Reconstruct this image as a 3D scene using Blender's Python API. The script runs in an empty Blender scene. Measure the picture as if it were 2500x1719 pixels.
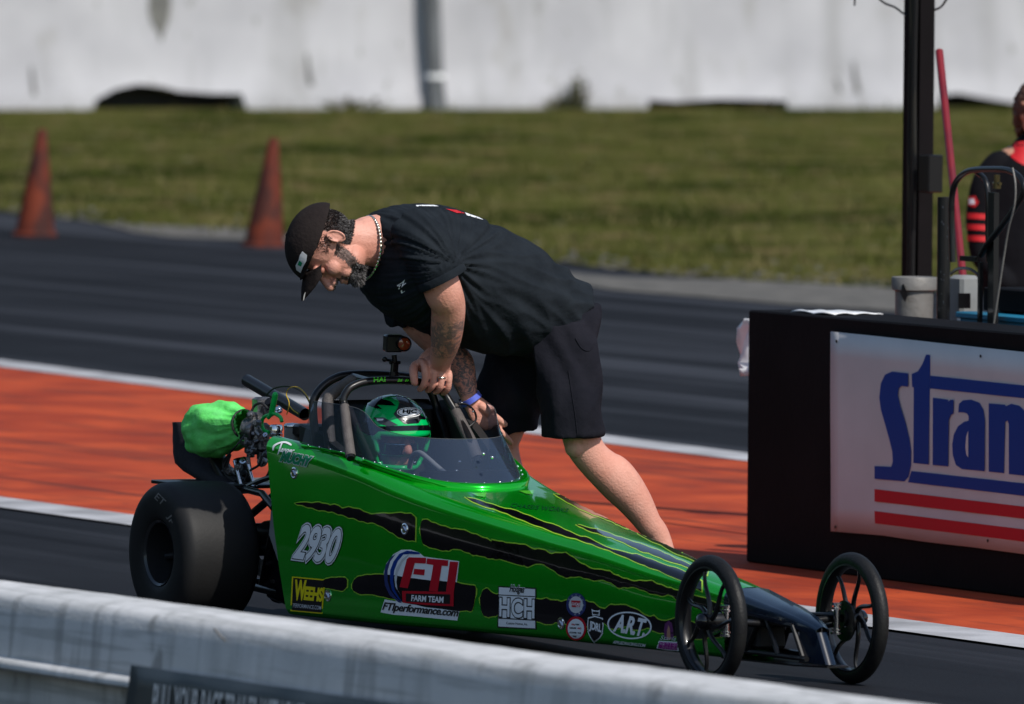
import bpy, math, random
import numpy as np
from math import sin, cos, tan, atan, radians, pi, sqrt
from mathutils import Vector, Matrix, noise
from mathutils.bvhtree import BVHTree
from mathutils.geometry import tessellate_polygon

random.seed(7); np.random.seed(7)
scn = bpy.context.scene
COL = scn.collection

# ---------------------------------------------------------------- camera (long telephoto lens)
FPX, CX, CY, HCAM, YH, ROLL = 28000.0, 1250.0, 859.5, 2.45, -330.0, radians(0.5)
PITCH = atan((CY - YH) / FPX)
_f = np.array([0, cos(PITCH), -sin(PITCH)]); _u0 = np.array([0, sin(PITCH), cos(PITCH)]); _r0 = np.array([1., 0, 0])
_r = _r0 * cos(ROLL) + _u0 * sin(ROLL); _u = _u0 * cos(ROLL) - _r0 * sin(ROLL)
EYE = np.array([0, 0, HCAM])
cd = bpy.data.cameras.new('camera'); cam = bpy.data.objects.new('camera', cd); COL.objects.link(cam)
cd.sensor_width = 36; cd.lens = FPX * 36 / 2500; cd.clip_start = 1; cd.clip_end = 3000
cam.matrix_world = Matrix(((_r[0], _u[0], -_f[0], 0), (_r[1], _u[1], -_f[1], 0), (_r[2], _u[2], -_f[2], HCAM), (0, 0, 0, 1)))
cd.dof.use_dof = True; cd.dof.focus_distance = 36.2; cd.dof.aperture_fstop = 6.7
scn.camera = cam
# ---------------------------------------------------------------- sky, sun, exposure
SUN_EL, SUN_AZ = radians(46), radians(-51)          # azimuth measured from +X towards -Y
w = bpy.data.worlds.new('World'); scn.world = w; w.use_nodes = True
nt = w.node_tree; bg = nt.nodes['Background']
sky = nt.nodes.new('ShaderNodeTexSky'); sky.sky_type = 'NISHITA'; sky.sun_disc = False
sdir = Vector((cos(SUN_EL) * cos(SUN_AZ), cos(SUN_EL) * sin(SUN_AZ), sin(SUN_EL)))
sky.sun_elevation = SUN_EL; sky.sun_rotation = math.atan2(sdir.x, sdir.y)
sky.air_density = 1.2; sky.dust_density = 0.6
nt.links.new(sky.outputs[0], bg.inputs[0]); bg.inputs[1].default_value = 0.11
sl = bpy.data.lights.new('sun', 'SUN'); so = bpy.data.objects.new('sun', sl); COL.objects.link(so)
sl.energy = 4.1; sl.angle = radians(0.5); sl.color = (1.0, 0.95, 0.88)
so.rotation_euler = sdir.to_track_quat('Z', 'Y').to_euler()
scn.view_settings.view_transform = 'Standard'; scn.view_settings.look = 'None'
scn.view_settings.exposure = 0.0; scn.view_settings.gamma = 1.0
scn.render.engine = 'CYCLES'
scn.cycles.use_denoising = True
scn.cycles.max_bounces = 8; scn.cycles.transparent_max_bounces = 12
scn.cycles.caustics_reflective = False; scn.cycles.caustics_refractive = False

# ---------------------------------------------------------------- frames: racing car and race track
def ray(px, py): return _f + _r * (px - CX) / FPX + _u * (CY - py) / FPX
def gz(px, py, z=0.0):
    r = ray(px, py); return EYE + r * (z - HCAM) / r[2]
AT, AC = radians(25.5), radians(28.5)
UT = np.array([sin(AT), -cos(AT), 0]); WT = np.array([cos(AT), sin(AT), 0])
U = np.array([sin(AC), -cos(AC), 0]); W = np.array([cos(AC), sin(AC), 0]); Z = np.array([0, 0, 1.])
O = gz(388, 1350, .229) + W * .50; O[2] = 0
def car(x, y, z): return O + U * x + W * y + Z * z
def trk(x, y, z): return O + UT * x + WT * y + Z * z
def tocar(P): d = np.asarray(P) - O; return np.array([d @ U, d @ W, d[2]])
def plane(px, py, P0, n):
    r = ray(px, py); return EYE + r * (((P0 - EYE) @ n) / (r @ n))
def side(px, py, yc): return plane(px, py, O + W * yc, W)      # world point on the car plane y = yc
def sect(px, py, xc): return plane(px, py, O + U * xc, U)      # world point on the car plane x = xc
def tside(px, py, yc): return plane(px, py, O + WT * yc, WT)

# ---------------------------------------------------------------- materials
def L(c): return tuple(((v / 255) / 12.92 if v / 255 <= .04045 else ((v / 255 + .055) / 1.055) ** 2.4) for v in c)
def mat(name, c, rough=.5, metal=0., c2=None, nscale=8., ndetail=6., nlo=.35, nhi=.65, bump=0., bscale=60., coat=0., spec=.5,
        stretch=None, rot=0., world=False, fac=1.0):
    m = bpy.data.materials.new(name); m.use_nodes = True
    t = m.node_tree; b = t.nodes['Principled BSDF']
    b.inputs['Base Color'].default_value = (*c, 1); b.inputs['Roughness'].default_value = rough
    b.inputs['Metallic'].default_value = metal; b.inputs['Coat Weight'].default_value = coat
    b.inputs['Coat Roughness'].default_value = .03; b.inputs['Specular IOR Level'].default_value = spec
    if c2 is not None or bump:
        if world:
            g = t.nodes.new('ShaderNodeNewGeometry'); src = g.outputs['Position']
        else:
            g = t.nodes.new('ShaderNodeTexCoord'); src = g.outputs['Object']
        mp = t.nodes.new('ShaderNodeMapping'); mp.vector_type = 'TEXTURE' if rot else 'POINT'
        t.links.new(src, mp.inputs[0]); mp.inputs['Rotation'].default_value = (0, 0, rot)
        if stretch: mp.inputs['Scale'].default_value = stretch
        if c2 is not None:
            n = t.nodes.new('ShaderNodeTexNoise'); n.inputs['Scale'].default_value = nscale; n.inputs['Detail'].default_value = ndetail
            t.links.new(mp.outputs[0], n.inputs['Vector'])
            r = t.nodes.new('ShaderNodeValToRGB'); r.color_ramp.elements[0].position = nlo; r.color_ramp.elements[1].position = nhi
            r.color_ramp.elements[0].color = (*c, 1); r.color_ramp.elements[1].color = (*c2, 1)
            t.links.new(n.outputs[0], r.inputs[0]); t.links.new(r.outputs[0], b.inputs['Base Color'])
        if bump:
            n2 = t.nodes.new('ShaderNodeTexNoise'); n2.inputs['Scale'].default_value = bscale; n2.inputs['Detail'].default_value = 5
            t.links.new(mp.outputs[0], n2.inputs['Vector'])
            bp = t.nodes.new('ShaderNodeBump'); bp.inputs['Strength'].default_value = bump; bp.inputs['Distance'].default_value = .01
            t.links.new(n2.outputs[0], bp.inputs['Height']); t.links.new(bp.outputs[0], b.inputs['Normal'])
    return m
def nd(t, typ, **kw):
    n = t.nodes.new(typ)
    for k, v in kw.items():
        if k.startswith('i_'): n.inputs[k[2:].replace('_', ' ')].default_value = v
        else: setattr(n, k, v)
    return n
def add_layer(m, mask_builder, color):
    """mix a further colour of the surface over the base colour through a mask"""
    t = m.node_tree; b = t.nodes['Principled BSDF']
    mx = t.nodes.new('ShaderNodeMix'); mx.data_type = 'RGBA'
    inp = b.inputs['Base Color']
    if inp.is_linked: t.links.new(inp.links[0].from_socket, mx.inputs[6])
    else: mx.inputs[6].default_value = inp.default_value
    mx.inputs[7].default_value = (*color, 1)
    t.links.new(mask_builder(t), mx.inputs[0]); t.links.new(mx.outputs[2], inp)
def noise_mask(scale, lo, hi, stretch=(1, 1, 1), rot=0., world=True, detail=5., amount=1.0, off=(0, 0, 0)):
    def f(t):
        g = t.nodes.new('ShaderNodeNewGeometry').outputs['Position'] if world else t.nodes.new('ShaderNodeTexCoord').outputs['Object']
        mp1 = nd(t, 'ShaderNodeMapping'); mp1.inputs['Rotation'].default_value = (0, 0, -rot); mp1.inputs['Location'].default_value = off
        mp2 = nd(t, 'ShaderNodeMapping'); mp2.inputs['Scale'].default_value = stretch
        n = nd(t, 'ShaderNodeTexNoise'); n.inputs['Scale'].default_value = scale; n.inputs['Detail'].default_value = detail
        t.links.new(g, mp1.inputs[0]); t.links.new(mp1.outputs[0], mp2.inputs[0]); t.links.new(mp2.outputs[0], n.inputs['Vector'])
        r = nd(t, 'ShaderNodeMapRange'); r.inputs[1].default_value = lo; r.inputs[2].default_value = hi; r.inputs[4].default_value = amount
        t.links.new(n.outputs[0], r.inputs[0]); return r.outputs[0]
    return f
TR = math.atan2(UT[1], UT[0])       # heading of the track

M = {}
M['asphalt'] = mat('asphalt', (.008, .0085, .011), .75, spec=.12, c2=(.015, .016, .020), nscale=.8, nlo=.3, nhi=.7, bump=.25, bscale=90, world=True)
add_layer(M['asphalt'], noise_mask(1.0, .50, .72, (.05, 2.2, 1), TR, amount=.9), (.050, .054, .066))
add_layer(M['asphalt'], noise_mask(1.0, .55, .66, (.06, 5.0, 1), TR, amount=.8, off=(3, 9, 0)), (.006, .006, .008))
M['orange'] = mat('orange_track_paint', (.50, .078, .024), .75, spec=.15, c2=(.30, .040, .016), nscale=1.6, nlo=.35, nhi=.62, bump=.18, bscale=40, world=True)
add_layer(M['orange'], noise_mask(1.0, .56, .74, (.35, 3.5, 1), TR, amount=.85, detail=9), (.12, .028, .020))
add_layer(M['orange'], noise_mask(3.2, .52, .66, (.5, 1.6, 1), TR, amount=.5, detail=12, off=(2, 5, 0)), (.16, .034, .020))
add_layer(M['orange'], noise_mask(9.0, .66, .74, (1, 1, 1), TR, amount=.7, detail=4), (.10, .035, .03))
add_layer(M['orange'], noise_mask(1.0, .60, .68, (.10, 9.0, 1), TR, amount=.75, detail=6, off=(7, 1, 0)), (.09, .024, .018))
M['white_line'] = mat('white_track_paint', (.48, .48, .50), .7, c2=(.26, .26, .27), nscale=3.5, ndetail=9, nlo=.38, nhi=.68, world=True, bump=.2)
M['grass_ground'] = mat('grass_ground', (.036, .042, .009), .95, spec=.0, c2=(.098, .098, .030), nscale=.8, nlo=.3, nhi=.7, bump=.5, bscale=20, world=True)
add_layer(M['grass_ground'], noise_mask(.55, .48, .62, (1, .4, 1), 0, amount=.9, detail=9, off=(9, 4, 0)), (.016, .026, .005))
add_layer(M['grass_ground'], noise_mask(5.0, .62, .70, (1, .3, 1), 0, amount=.7, detail=5, off=(1, 4, 0)), (.20, .18, .12))
add_layer(M['grass_ground'], noise_mask(2.2, .52, .70, (1, .35, 1), 0, amount=.9, detail=10), (.13, .098, .045))
M['gravel'] = mat('grey_gravel', (.065, .062, .056), .9, c2=(.14, .13, .115), nscale=6, world=True, bump=.6, bscale=30)
M['concrete_far'] = mat('painted_concrete', (.40, .40, .425), .9, spec=.1, c2=(.49, .49, .515), nscale=1.2, world=True, bump=.15, bscale=12)
add_layer(M['concrete_far'], noise_mask(2.6, .60, .72, (1, 1, .45), 0, amount=.55, detail=3), (.30, .29, .27))
add_layer(M['concrete_far'], noise_mask(7.0, .66, .76, (1, 1, .5), 0, amount=.6, detail=2, off=(2, 0, 5)), (.22, .22, .20))
add_layer(M['concrete_far'], noise_mask(1.0, .54, .74, (2.2, 2.2, .25), 0, amount=.55, detail=7, off=(3, 3, 3)), (.24, .24, .235))
M['stain'] = mat('grey_patch', (.11, .11, .105), .9, c2=(.18, .18, .165), nscale=5)
M['concrete'] = mat('barrier_concrete', (.50, .51, .52), .95, spec=.1, c2=(.62, .62, .63), nscale=2.2, nlo=.3, nhi=.7, world=True, bump=.22, bscale=90)
add_layer(M['concrete'], noise_mask(1.0, .50, .75, (9, 9, 1.6), 0, amount=.5, detail=6), (.26, .27, .27))
add_layer(M['concrete'], noise_mask(1.0, .50, .62, (1.5, 30, 45), TR, amount=.45, detail=5), (.27, .28, .28))
add_layer(M['concrete'], noise_mask(6.0, .64, .70, (1, 1, .5), TR, amount=.6, detail=8), (.16, .16, .155))
add_layer(M['concrete'], noise_mask(1.0, .55, .70, (14, 14, 1.2), 0, amount=.5, detail=5, off=(4, 2, 0)), (.20, .205, .205))
M['reflect_dark'] = mat('reflection_dark_concrete', (.012, .013, .012), .8, c2=(.04, .042, .03), nscale=1.4, nlo=.45, nhi=.7, world=True)  # unseen barrier face coloured dark so the car's side reflects dark
M['black_paint'] = mat('black_box_paint', (.0045, .004, .0045), .7, spec=.08, c2=(.008, .0065, .0075), nscale=3, bump=.12, bscale=30)
M['banner'] = mat('white_banner_vinyl', (.55, .53, .53), .5, c2=(.63, .60, .60), nscale=2.5, bump=.08, bscale=7)
M['blue_ink'] = mat('blue_print', (.004, .040, .26), .5, spec=.2)
M['red_ink'] = mat('red_print', (.55, .008, .022), .45, spec=.2)
M['white'] = mat('white_print', (.90, .91, .93), .3)
M['silver_ink'] = mat('silver_print', (.62, .63, .65), .35)
M['black_ink'] = mat('black_print', (.008, .008, .010), .35)
M['yellow_ink'] = mat('yellow_print', (.92, .76, .01), .35)
M['lime_ink'] = mat('lime_print', (.36, .62, .04), .3, coat=.5)
M['green_ink'] = mat('green_print', (.0, .23, .10), .35)
M['magenta_ink'] = mat('magenta_print', (.42, .03, .30), .4)
M['purple_ink'] = mat('purple_print', (.13, .02, .12), .4)
M['skin_ink'] = mat('tan_print', (.50, .25, .16), .5)
M['navy_ink'] = mat('navy_print', (.02, .035, .16), .4)
M['green'] = mat('green_car_paint', (.0003, .54, .014), .17, metal=.64, c2=(.0003, .48, .011), nscale=3, coat=.8, spec=.25)
M['black_gloss'] = mat('black_car_paint', (.003, .003, .005), .12, coat=.7, spec=.2)
M['nose'] = mat('dark_blue_car_paint', (.003, .008, .020), .25, coat=.6, spec=.25)
M['black_metal'] = mat('black_powder_coat', (.007, .007, .008), .34, coat=.25, spec=.3)
M['black_matte'] = mat('matte_black', (.010, .010, .011), .7)
M['pad'] = mat('padding_foam', (.075, .065, .062), .65, c2=(.10, .088, .085), nscale=30, bump=.3, bscale=200)
M['rubber'] = mat('slick_rubber', (.011, .011, .0115), .6, spec=.3, c2=(.0145, .014, .014), nscale=9, bump=.06, bscale=90)
M['rubber_thin'] = mat('front_rubber', (.007, .007, .008), .5, spec=.25, c2=(.012, .012, .012), nscale=20, bump=.2, bscale=150)
M['chrome'] = mat('chrome', (.75, .76, .78), .12, metal=1.0)
M['alu'] = mat('cast_aluminium', (.26, .26, .27), .42, metal=.8, c2=(.12, .12, .13), nscale=25, bump=.6, bscale=60)
M['alu_dull'] = mat('dull_aluminium', (.20, .19, .18), .55, metal=.2, c2=(.14, .135, .125), nscale=8, bump=.2)
M['galv'] = mat('grey_painted_metal', (.20, .205, .205), .55, c2=(.25, .255, .255), nscale=10)
M['lime_cloth'] = mat('lime_fabric', (.12, .68, .13), .85, spec=.15, c2=(.17, .76, .20), nscale=22, bump=.5, bscale=45)
M['black_cloth'] = mat('black_fabric', (.010, .010, .016), .85, bump=.4, bscale=30)
M['green_hose'] = mat('green_rubber', (.0, .50, .08), .35)
M['cone'] = mat('orange_cone_plastic', (.17, .034, .016), .75, c2=(.085, .020, .014), spec=.2, nscale=5, bump=.15)
add_layer(M['cone'], noise_mask(7., .48, .60, (1, 1, .5), 0, amount=.85), (.045, .018, .016))
M['red_pole'] = mat('red_pole_paint', (.20, .010, .016), .35, c2=(.13, .008, .016), nscale=9)
M['cyan'] = mat('blue_plastic', (.01, .16, .27), .4)
M['tee'] = mat('black_cotton', (.009, .0125, .017), .9, spec=.15, c2=(.014, .0185, .024), nscale=14, bump=.6, bscale=24)
M['shorts'] = mat('charcoal_twill', (.008, .0085, .0135), .9, spec=.12, c2=(.013, .013, .019), nscale=10, bump=.5, bscale=26)
M['cap'] = mat('brown_black_cap', (.016, .012, .012), .9, spec=.1, c2=(.022, .017, .016), nscale=20, bump=.3, bscale=90)
M['hair'] = mat('black_hair', (.008, .007, .008), .7, spec=.15, c2=(.035, .033, .035), nscale=90, nlo=.5, nhi=.75, bump=.8, bscale=260)
M['beard'] = mat('greying_beard', (.020, .015, .014), .8, spec=.15, c2=(.13, .125, .125), nscale=70, nlo=.5, nhi=.75, bump=.9, bscale=260)
M['gold'] = mat('silver_chain', (.62, .58, .50), .28, metal=.9)
M['band'] = mat('blue_wristband', (.10, .14, .62), .4)
M['shoe'] = mat('shoe_leather', (.03, .03, .033), .6)
M['lens_orange'] = mat('orange_lens_filter', (.34, .055, .014), .12, coat=1)
M['glasses'] = mat('mirrored_lens', (.22, .30, .36), .06, metal=1.0)
M['hair_brown'] = mat('brown_hair', (.060, .026, .016), .6, c2=(.10, .045, .026), nscale=40, bump=.8, bscale=120)
M['jacket'] = mat('black_race_suit', (.006, .006, .008), .85, spec=.1, bump=.3, bscale=25)
M['jacket_red'] = mat('red_suit_trim', (.52, .008, .014), .6)
M['wood'] = mat('weathered_post', (.14, .15, .16), .7, c2=(.07, .075, .08), nscale=3, stretch=(6, 6, .6))
M['weed'] = mat('dry_weed', (.13, .115, .045), .8, c2=(.06, .075, .025), nscale=9)
M['blade'] = mat('grass_blades', (.046, .060, .010), .95, spec=0, c2=(.14, .12, .055), nscale=.9, nlo=.4, nhi=.6, world=True)
M['helmet_green'] = mat('green_helmet_paint', (.0, .50, .115), .15, coat=1)
M['helmet_dark'] = mat('charcoal_helmet_paint', (.035, .040, .045), .25, coat=.8)
M['wire_yellow'] = mat('yellow_wire', (.55, .36, .02), .4)
M['dark_gap'] = mat('drain_shade_black', (.02, .02, .02), .9)

# skin: warm base, blotches, tattoo ink on the forearms (masks in the person's own frame)
def skin_mat(name, base, red, tattoos=()):
    m = mat(name, base, .48, c2=red, nscale=9, nlo=.35, nhi=.7, bump=.25, bscale=140)
    b = m.node_tree.nodes['Principled BSDF']
    b.inputs['Specular IOR Level'].default_value = .3
    for (cen, rad, sc, lo, hi, amt) in tattoos:
        def msk(t, cen=cen, rad=rad, sc=sc, lo=lo, hi=hi, amt=amt):
            g = t.nodes.new('ShaderNodeNewGeometry').outputs['Position']
            mp = nd(t, 'ShaderNodeMapping'); mp.vector_type = 'TEXTURE'
            mp.inputs['Location'].default_value = cen; mp.inputs['Scale'].default_value = rad
            t.links.new(g, mp.inputs[0])
            ln = nd(t, 'ShaderNodeVectorMath', operation='LENGTH'); t.links.new(mp.outputs[0], ln.inputs[0])
            r = nd(t, 'ShaderNodeMapRange'); r.inputs[1].default_value = 1.0; r.inputs[2].default_value = .88; t.links.new(ln.outputs['Value'], r.inputs[0])
            n = nd(t, 'ShaderNodeTexNoise'); n.inputs['Scale'].default_value = sc; n.inputs['Detail'].default_value = 4; n.inputs['Distortion'].default_value = 1.6
            t.links.new(g, n.inputs['Vector'])
            r2 = nd(t, 'ShaderNodeMapRange'); r2.inputs[1].default_value = lo; r2.inputs[2].default_value = hi; r2.inputs[4].default_value = amt
            t.links.new(n.outputs[0], r2.inputs[0])
            mu = nd(t, 'ShaderNodeMath', operation='MULTIPLY'); t.links.new(r.outputs[0], mu.inputs[0]); t.links.new(r2.outputs[0], mu.inputs[1])
            return mu.outputs[0]
        add_layer(m, msk, (.10, .105, .115))
    return m
# tinted windscreen
def tint_mat(name, tint, gloss=.9):
    m = bpy.data.materials.new(name); m.use_nodes = True; t = m.node_tree
    t.nodes.remove(t.nodes['Principled BSDF']); out = t.nodes['Material Output']
    tr = nd(t, 'ShaderNodeBsdfTransparent'); tr.inputs[0].default_value = (*tint, 1)
    gl = nd(t, 'ShaderNodeBsdfGlossy'); gl.inputs['Roughness'].default_value = .04; gl.inputs[0].default_value = (.75, .85, 1, 1)
    fr = nd(t, 'ShaderNodeFresnel'); fr.inputs[0].default_value = 1.75
    df_ = nd(t, 'ShaderNodeBsdfDiffuse'); df_.inputs[0].default_value = (.15, .21, .33, 1); mh = nd(t, 'ShaderNodeMixShader'); mh.inputs[0].default_value = .13
    t.links.new(tr.outputs[0], mh.inputs[1]); t.links.new(df_.outputs[0], mh.inputs[2])      # bluish veil: dust, with the screen's reflected haze painted in as colour
    mx = nd(t, 'ShaderNodeMixShader'); t.links.new(fr.outputs[0], mx.inputs[0]); t.links.new(mh.outputs[0], mx.inputs[1]); t.links.new(gl.outputs[0], mx.inputs[2])
    t.links.new(mx.outputs[0], out.inputs[0]); return m
M['glass'] = tint_mat('smoke_tinted_polycarbonate', (.50, .53, .60))

# ---------------------------------------------------------------- mesh helpers (all geometry is given in world metres)
ROOTM = {}
def tag(o, label=None, cat=None, group=None, kind=None):
    if label: o['label'] = label
    if cat: o['category'] = cat
    if group: o['group'] = group
    if kind: o['kind'] = kind
    return o
def thing(name, label, cat, loc, rotz=0., group=None):
    o = bpy.data.objects.new(name, None); COL.objects.link(o)
    o.location = tuple(loc); o.rotation_euler = (0, 0, rotz); o.empty_display_size = .1
    ROOTM[o.name] = Matrix.Translation(Vector(loc)) @ Matrix.Rotation(rotz, 4, 'Z')
    return tag(o, label, cat, group)
def root_matrix(p):
    while p.parent: p = p.parent
    return ROOTM[p.name]
def link_mesh(name, me, parent=None, origin=None):
    o = bpy.data.objects.new(name, me); COL.objects.link(o)
    if parent is not None:
        me.transform(root_matrix(parent).inverted()); o.parent = parent
    elif origin is not None:
        mt = Matrix.Translation(Vector(origin)); me.transform(mt.inverted()); o.location = tuple(origin); ROOTM[o.name] = mt
    else: ROOTM[o.name] = Matrix.Identity(4)
    return o
class MB:
    def __init__(s): s.v = []; s.f = []; s.m = []
    def add(s, vs, fs, mi=0):
        k = len(s.v); s.v.extend([tuple(map(float, p)) for p in vs]); s.f.extend([tuple(i + k for i in f) for f in fs]); s.m.extend([mi] * len(fs)); return s
    def mesh(s, name, mats, smooth=True, angle=40):
        me = bpy.data.meshes.new(name); me.from_pydata(s.v, [], s.f)
        for m in (mats if isinstance(mats, (list, tuple)) else [mats]): me.materials.append(m)
        me.polygons.foreach_set('material_index', s.m)
        if smooth:
            me.polygons.foreach_set('use_smooth', [True] * len(s.f))
            if angle: me.set_sharp_from_angle(angle=radians(angle))
        me.update(); return me
    def build(s, name, mats, parent=None, smooth=True, angle=40, origin=None, fixn=True):
        me = s.mesh(name, mats, smooth, angle)
        if fixn:
            import bmesh
            b = bmesh.new(); b.from_mesh(me); bmesh.ops.recalc_face_normals(b, faces=b.faces); b.to_mesh(me); b.free()
        return link_mesh(name, me, parent, origin)
    def split(s, name, mats, parent=None, label=None, **kw):
        """one object per connected piece"""
        par = list(range(len(s.v)))
        def find(a):
            while par[a] != a: par[a] = par[par[a]]; a = par[a]
            return a
        for f in s.f:
            r = find(f[0])
            for i in f[1:]: par[find(i)] = r
        grp = {}
        for f, m in zip(s.f, s.m): grp.setdefault(find(f[0]), []).append((f, m))
        out = []
        for g in grp.values():
            used = sorted({i for f, _ in g for i in f}); ren = {u: n for n, u in enumerate(used)}; b = MB(); b.v = [s.v[u] for u in used]; b.f = [tuple(ren[i] for i in f) for f, _ in g]; b.m = [m for _, m in g]
            out.append(b.build(name, mats, parent, **kw))
        return out
    # primitives
    def box(s, c, ax, ay, az, mi=0, bev=0.):
        c, ax, ay, az = map(np.asarray, (c, ax, ay, az))
        if bev:
            la, lb, lc = (np.linalg.norm(a) for a in (ax, ay, az))
            ea, eb, ec = ax / la, ay / lb, az / lc
            def ring(inset, zc):
                pts = []
                A, B = la - inset, lb - inset
                for (sx, sy) in ((1, 1), (-1, 1), (-1, -1), (1, -1)):
                    k = bev
                    p1 = (sx * A, sy * (B - k)); p2 = (sx * (A - k), sy * B)
                    seq = (p1, p2) if sx * sy > 0 else (p2, p1)
                    pts += [c + ea * p[0] + eb * p[1] + ec * zc for p in seq]
                return pts
            rings = [ring(bev, -lc), ring(0, -lc + bev), ring(0, lc - bev), ring(bev, lc)]
            v = sum(rings, []); f = []
            for i in range(3):
                for j in range(8): f.append((i * 8 + j, i * 8 + (j + 1) % 8, (i + 1) * 8 + (j + 1) % 8, (i + 1) * 8 + j))
            f.append(tuple(range(7, -1, -1))); f.append(tuple(range(24, 32)))
            return s.add(v, f, mi)
        v = [c + i * ax + j * ay + k * az for k in (-1, 1) for j in (-1, 1) for i in (-1, 1)]
        return s.add(v, [(0, 2, 3, 1), (4, 5, 7, 6), (0, 1, 5, 4), (2, 6, 7, 3), (0, 4, 6, 2), (1, 3, 7, 5)], mi)
    def tube(s, path, r, n=12, mi=0, caps=True, closed=False, side_dir=None, rb=None, dome=False):
        P = [np.asarray(p, float) for p in path]; N = len(P)
        R = list(r) if hasattr(r, '__len__') else [r] * N
        RB = (list(rb) if hasattr(rb, '__len__') else [rb] * N) if rb is not None else R
        T = []
        for i in range(N):
            a = P[(i - 1) % N] if (closed or i > 0) else P[i]; b = P[(i + 1) % N] if (closed or i < N - 1) else P[i]
            d = b - a; T.append(d / (np.linalg.norm(d) + 1e-12))
        up = np.array(side_dir, float) if side_dir is not None else (np.array([0, 0, 1.]) if abs(T[0][2]) < .9 else np.array([1., 0, 0]))
        x = None; rings = []
        for i in range(N):
            ref = up if (side_dir is not None or x is None) else x
            x = ref - T[i] * (ref @ T[i]); x /= np.linalg.norm(x) + 1e-12; y = np.cross(T[i], x)
            rings.append([P[i] + x * R[i] * cos(2 * pi * k / n) + y * RB[i] * sin(2 * pi * k / n) for k in range(n)])
        if dome and not closed:
            def cap(i, sgn):
                out = []
                for q in (.45, .8, .97):
                    c = P[i] + T[i] * sgn * R[i] * q; k = sqrt(1 - q * q)
                    out.append([c + (p - P[i]) * k for p in rings[i]])
                return out
            a = cap(0, -1)[::-1]; b = cap(N - 1, 1); rings = a + rings + b
        v = sum(rings, []); f = []; K = len(rings)
        for i in range(K if closed else K - 1):
            for k in range(n):
                a = i * n; b = ((i + 1) % K) * n
                f.append((a + k, a + (k + 1) % n, b + (k + 1) % n, b + k))
        if caps and not closed:
            f.append(tuple(range(n - 1, -1, -1))); f.append(tuple((K - 1) * n + k for k in range(n)))
        return s.add(v, f, mi)
    def ell(s, c, ax, ay, az, n=20, m=12, mi=0):
        c, ax, ay, az = map(np.asarray, (c, ax, ay, az))
        v = [c + az]
        for i in range(1, m):
            th = pi * i / m
            v += [c + az * cos(th) + (ax * cos(2 * pi * k / n) + ay * sin(2 * pi * k / n)) * sin(th) for k in range(n)]
        v.append(c - az); f = []
        for k in range(n): f.append((0, 1 + k, 1 + (k + 1) % n))
        for i in range(m - 2):
            for k in range(n):
                a = 1 + i * n; b = a + n; f.append((a + k, b + k, b + (k + 1) % n, a + (k + 1) % n))
        e = len(v) - 1; a = 1 + (m - 2) * n
        for k in range(n): f.append((a + k, e, a + (k + 1) % n))
        return s.add(v, f, mi)
    def lathe(s, c, axis, prof, n=48, mi=0, ref=None, mis=None):
        """prof: list of (distance along axis, radius)"""
        c = np.asarray(c); a = np.asarray(axis, float); a = a / np.linalg.norm(a)
        r = np.array(ref if ref is not None else ((0, 0, 1.) if abs(a[2]) < .9 else (1., 0, 0))); r = r - a * (r @ a); r /= np.linalg.norm(r); q = np.cross(a, r)
        v = []; f = []
        for (h, rad) in prof: v += [c + a * h + (r * cos(2 * pi * k / n) + q * sin(2 * pi * k / n)) * max(rad, 1e-5) for k in range(n)]
        for i in range(len(prof) - 1):
            for k in range(n): f.append((i * n + k, i * n + (k + 1) % n, (i + 1) * n + (k + 1) % n, (i + 1) * n + k))
        return s.add(v, f, mi)
    def grid(s, rows, mi=0, closed_u=False):
        n = len(rows[0]); v = sum([list(r) for r in rows], []); f = []
        for i in range(len(rows) - 1):
            for k in range(n if closed_u else n - 1): f.append((i * n + k, i * n + (k + 1) % n, (i + 1) * n + (k + 1) % n, (i + 1) * n + k))
        return s.add(v, f, mi)
    def plate(s, pts, nrm, th, mi=0):
        """flat polygon extruded by th along -nrm"""
        pts = [np.asarray(p, float) for p in pts]; nrm = np.asarray(nrm, float); k = len(pts)
        tris = tessellate_polygon([[Vector(p) for p in pts]])
        v = pts + [p - nrm * th for p in pts]; f = [tuple(t) for t in tris] + [tuple(i + k for i in reversed(t)) for t in tris]
        f += [(i, (i + 1) % k, (i + 1) % k + k, i + k) for i in range(k)]
        return s.add(v, f, mi)
def cat(pts, sub=6, closed=False):
    P = np.asarray(pts, float); n = len(P); out = []
    for i in range(n if closed else n - 1):
        if closed: a, b, c, d = P[i - 1], P[i], P[(i + 1) % n], P[(i + 2) % n]
        else: a, b, c, d = P[max(i - 1, 0)], P[i], P[i + 1], P[min(i + 2, n - 1)]
        for k in range(sub):
            t = k / sub
            out.append(.5 * ((2 * b) + (-a + c) * t + (2 * a - 5 * b + 4 * c - d) * t * t + (-a + 3 * b - 3 * c + d) * t ** 3))
    if not closed: out.append(P[-1])
    return np.array(out)
def limb(mb, pts, side_dir, sub=6, n=20, dome=True):
    """pts: (point, radius along side_dir, radius across)"""
    A = cat([list(p) + [a, b] for p, a, b in pts], sub)
    mb.tube([q[:3] for q in A], A[:, 3], n=n, side_dir=side_dir, rb=A[:, 4], dome=dome)
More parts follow.
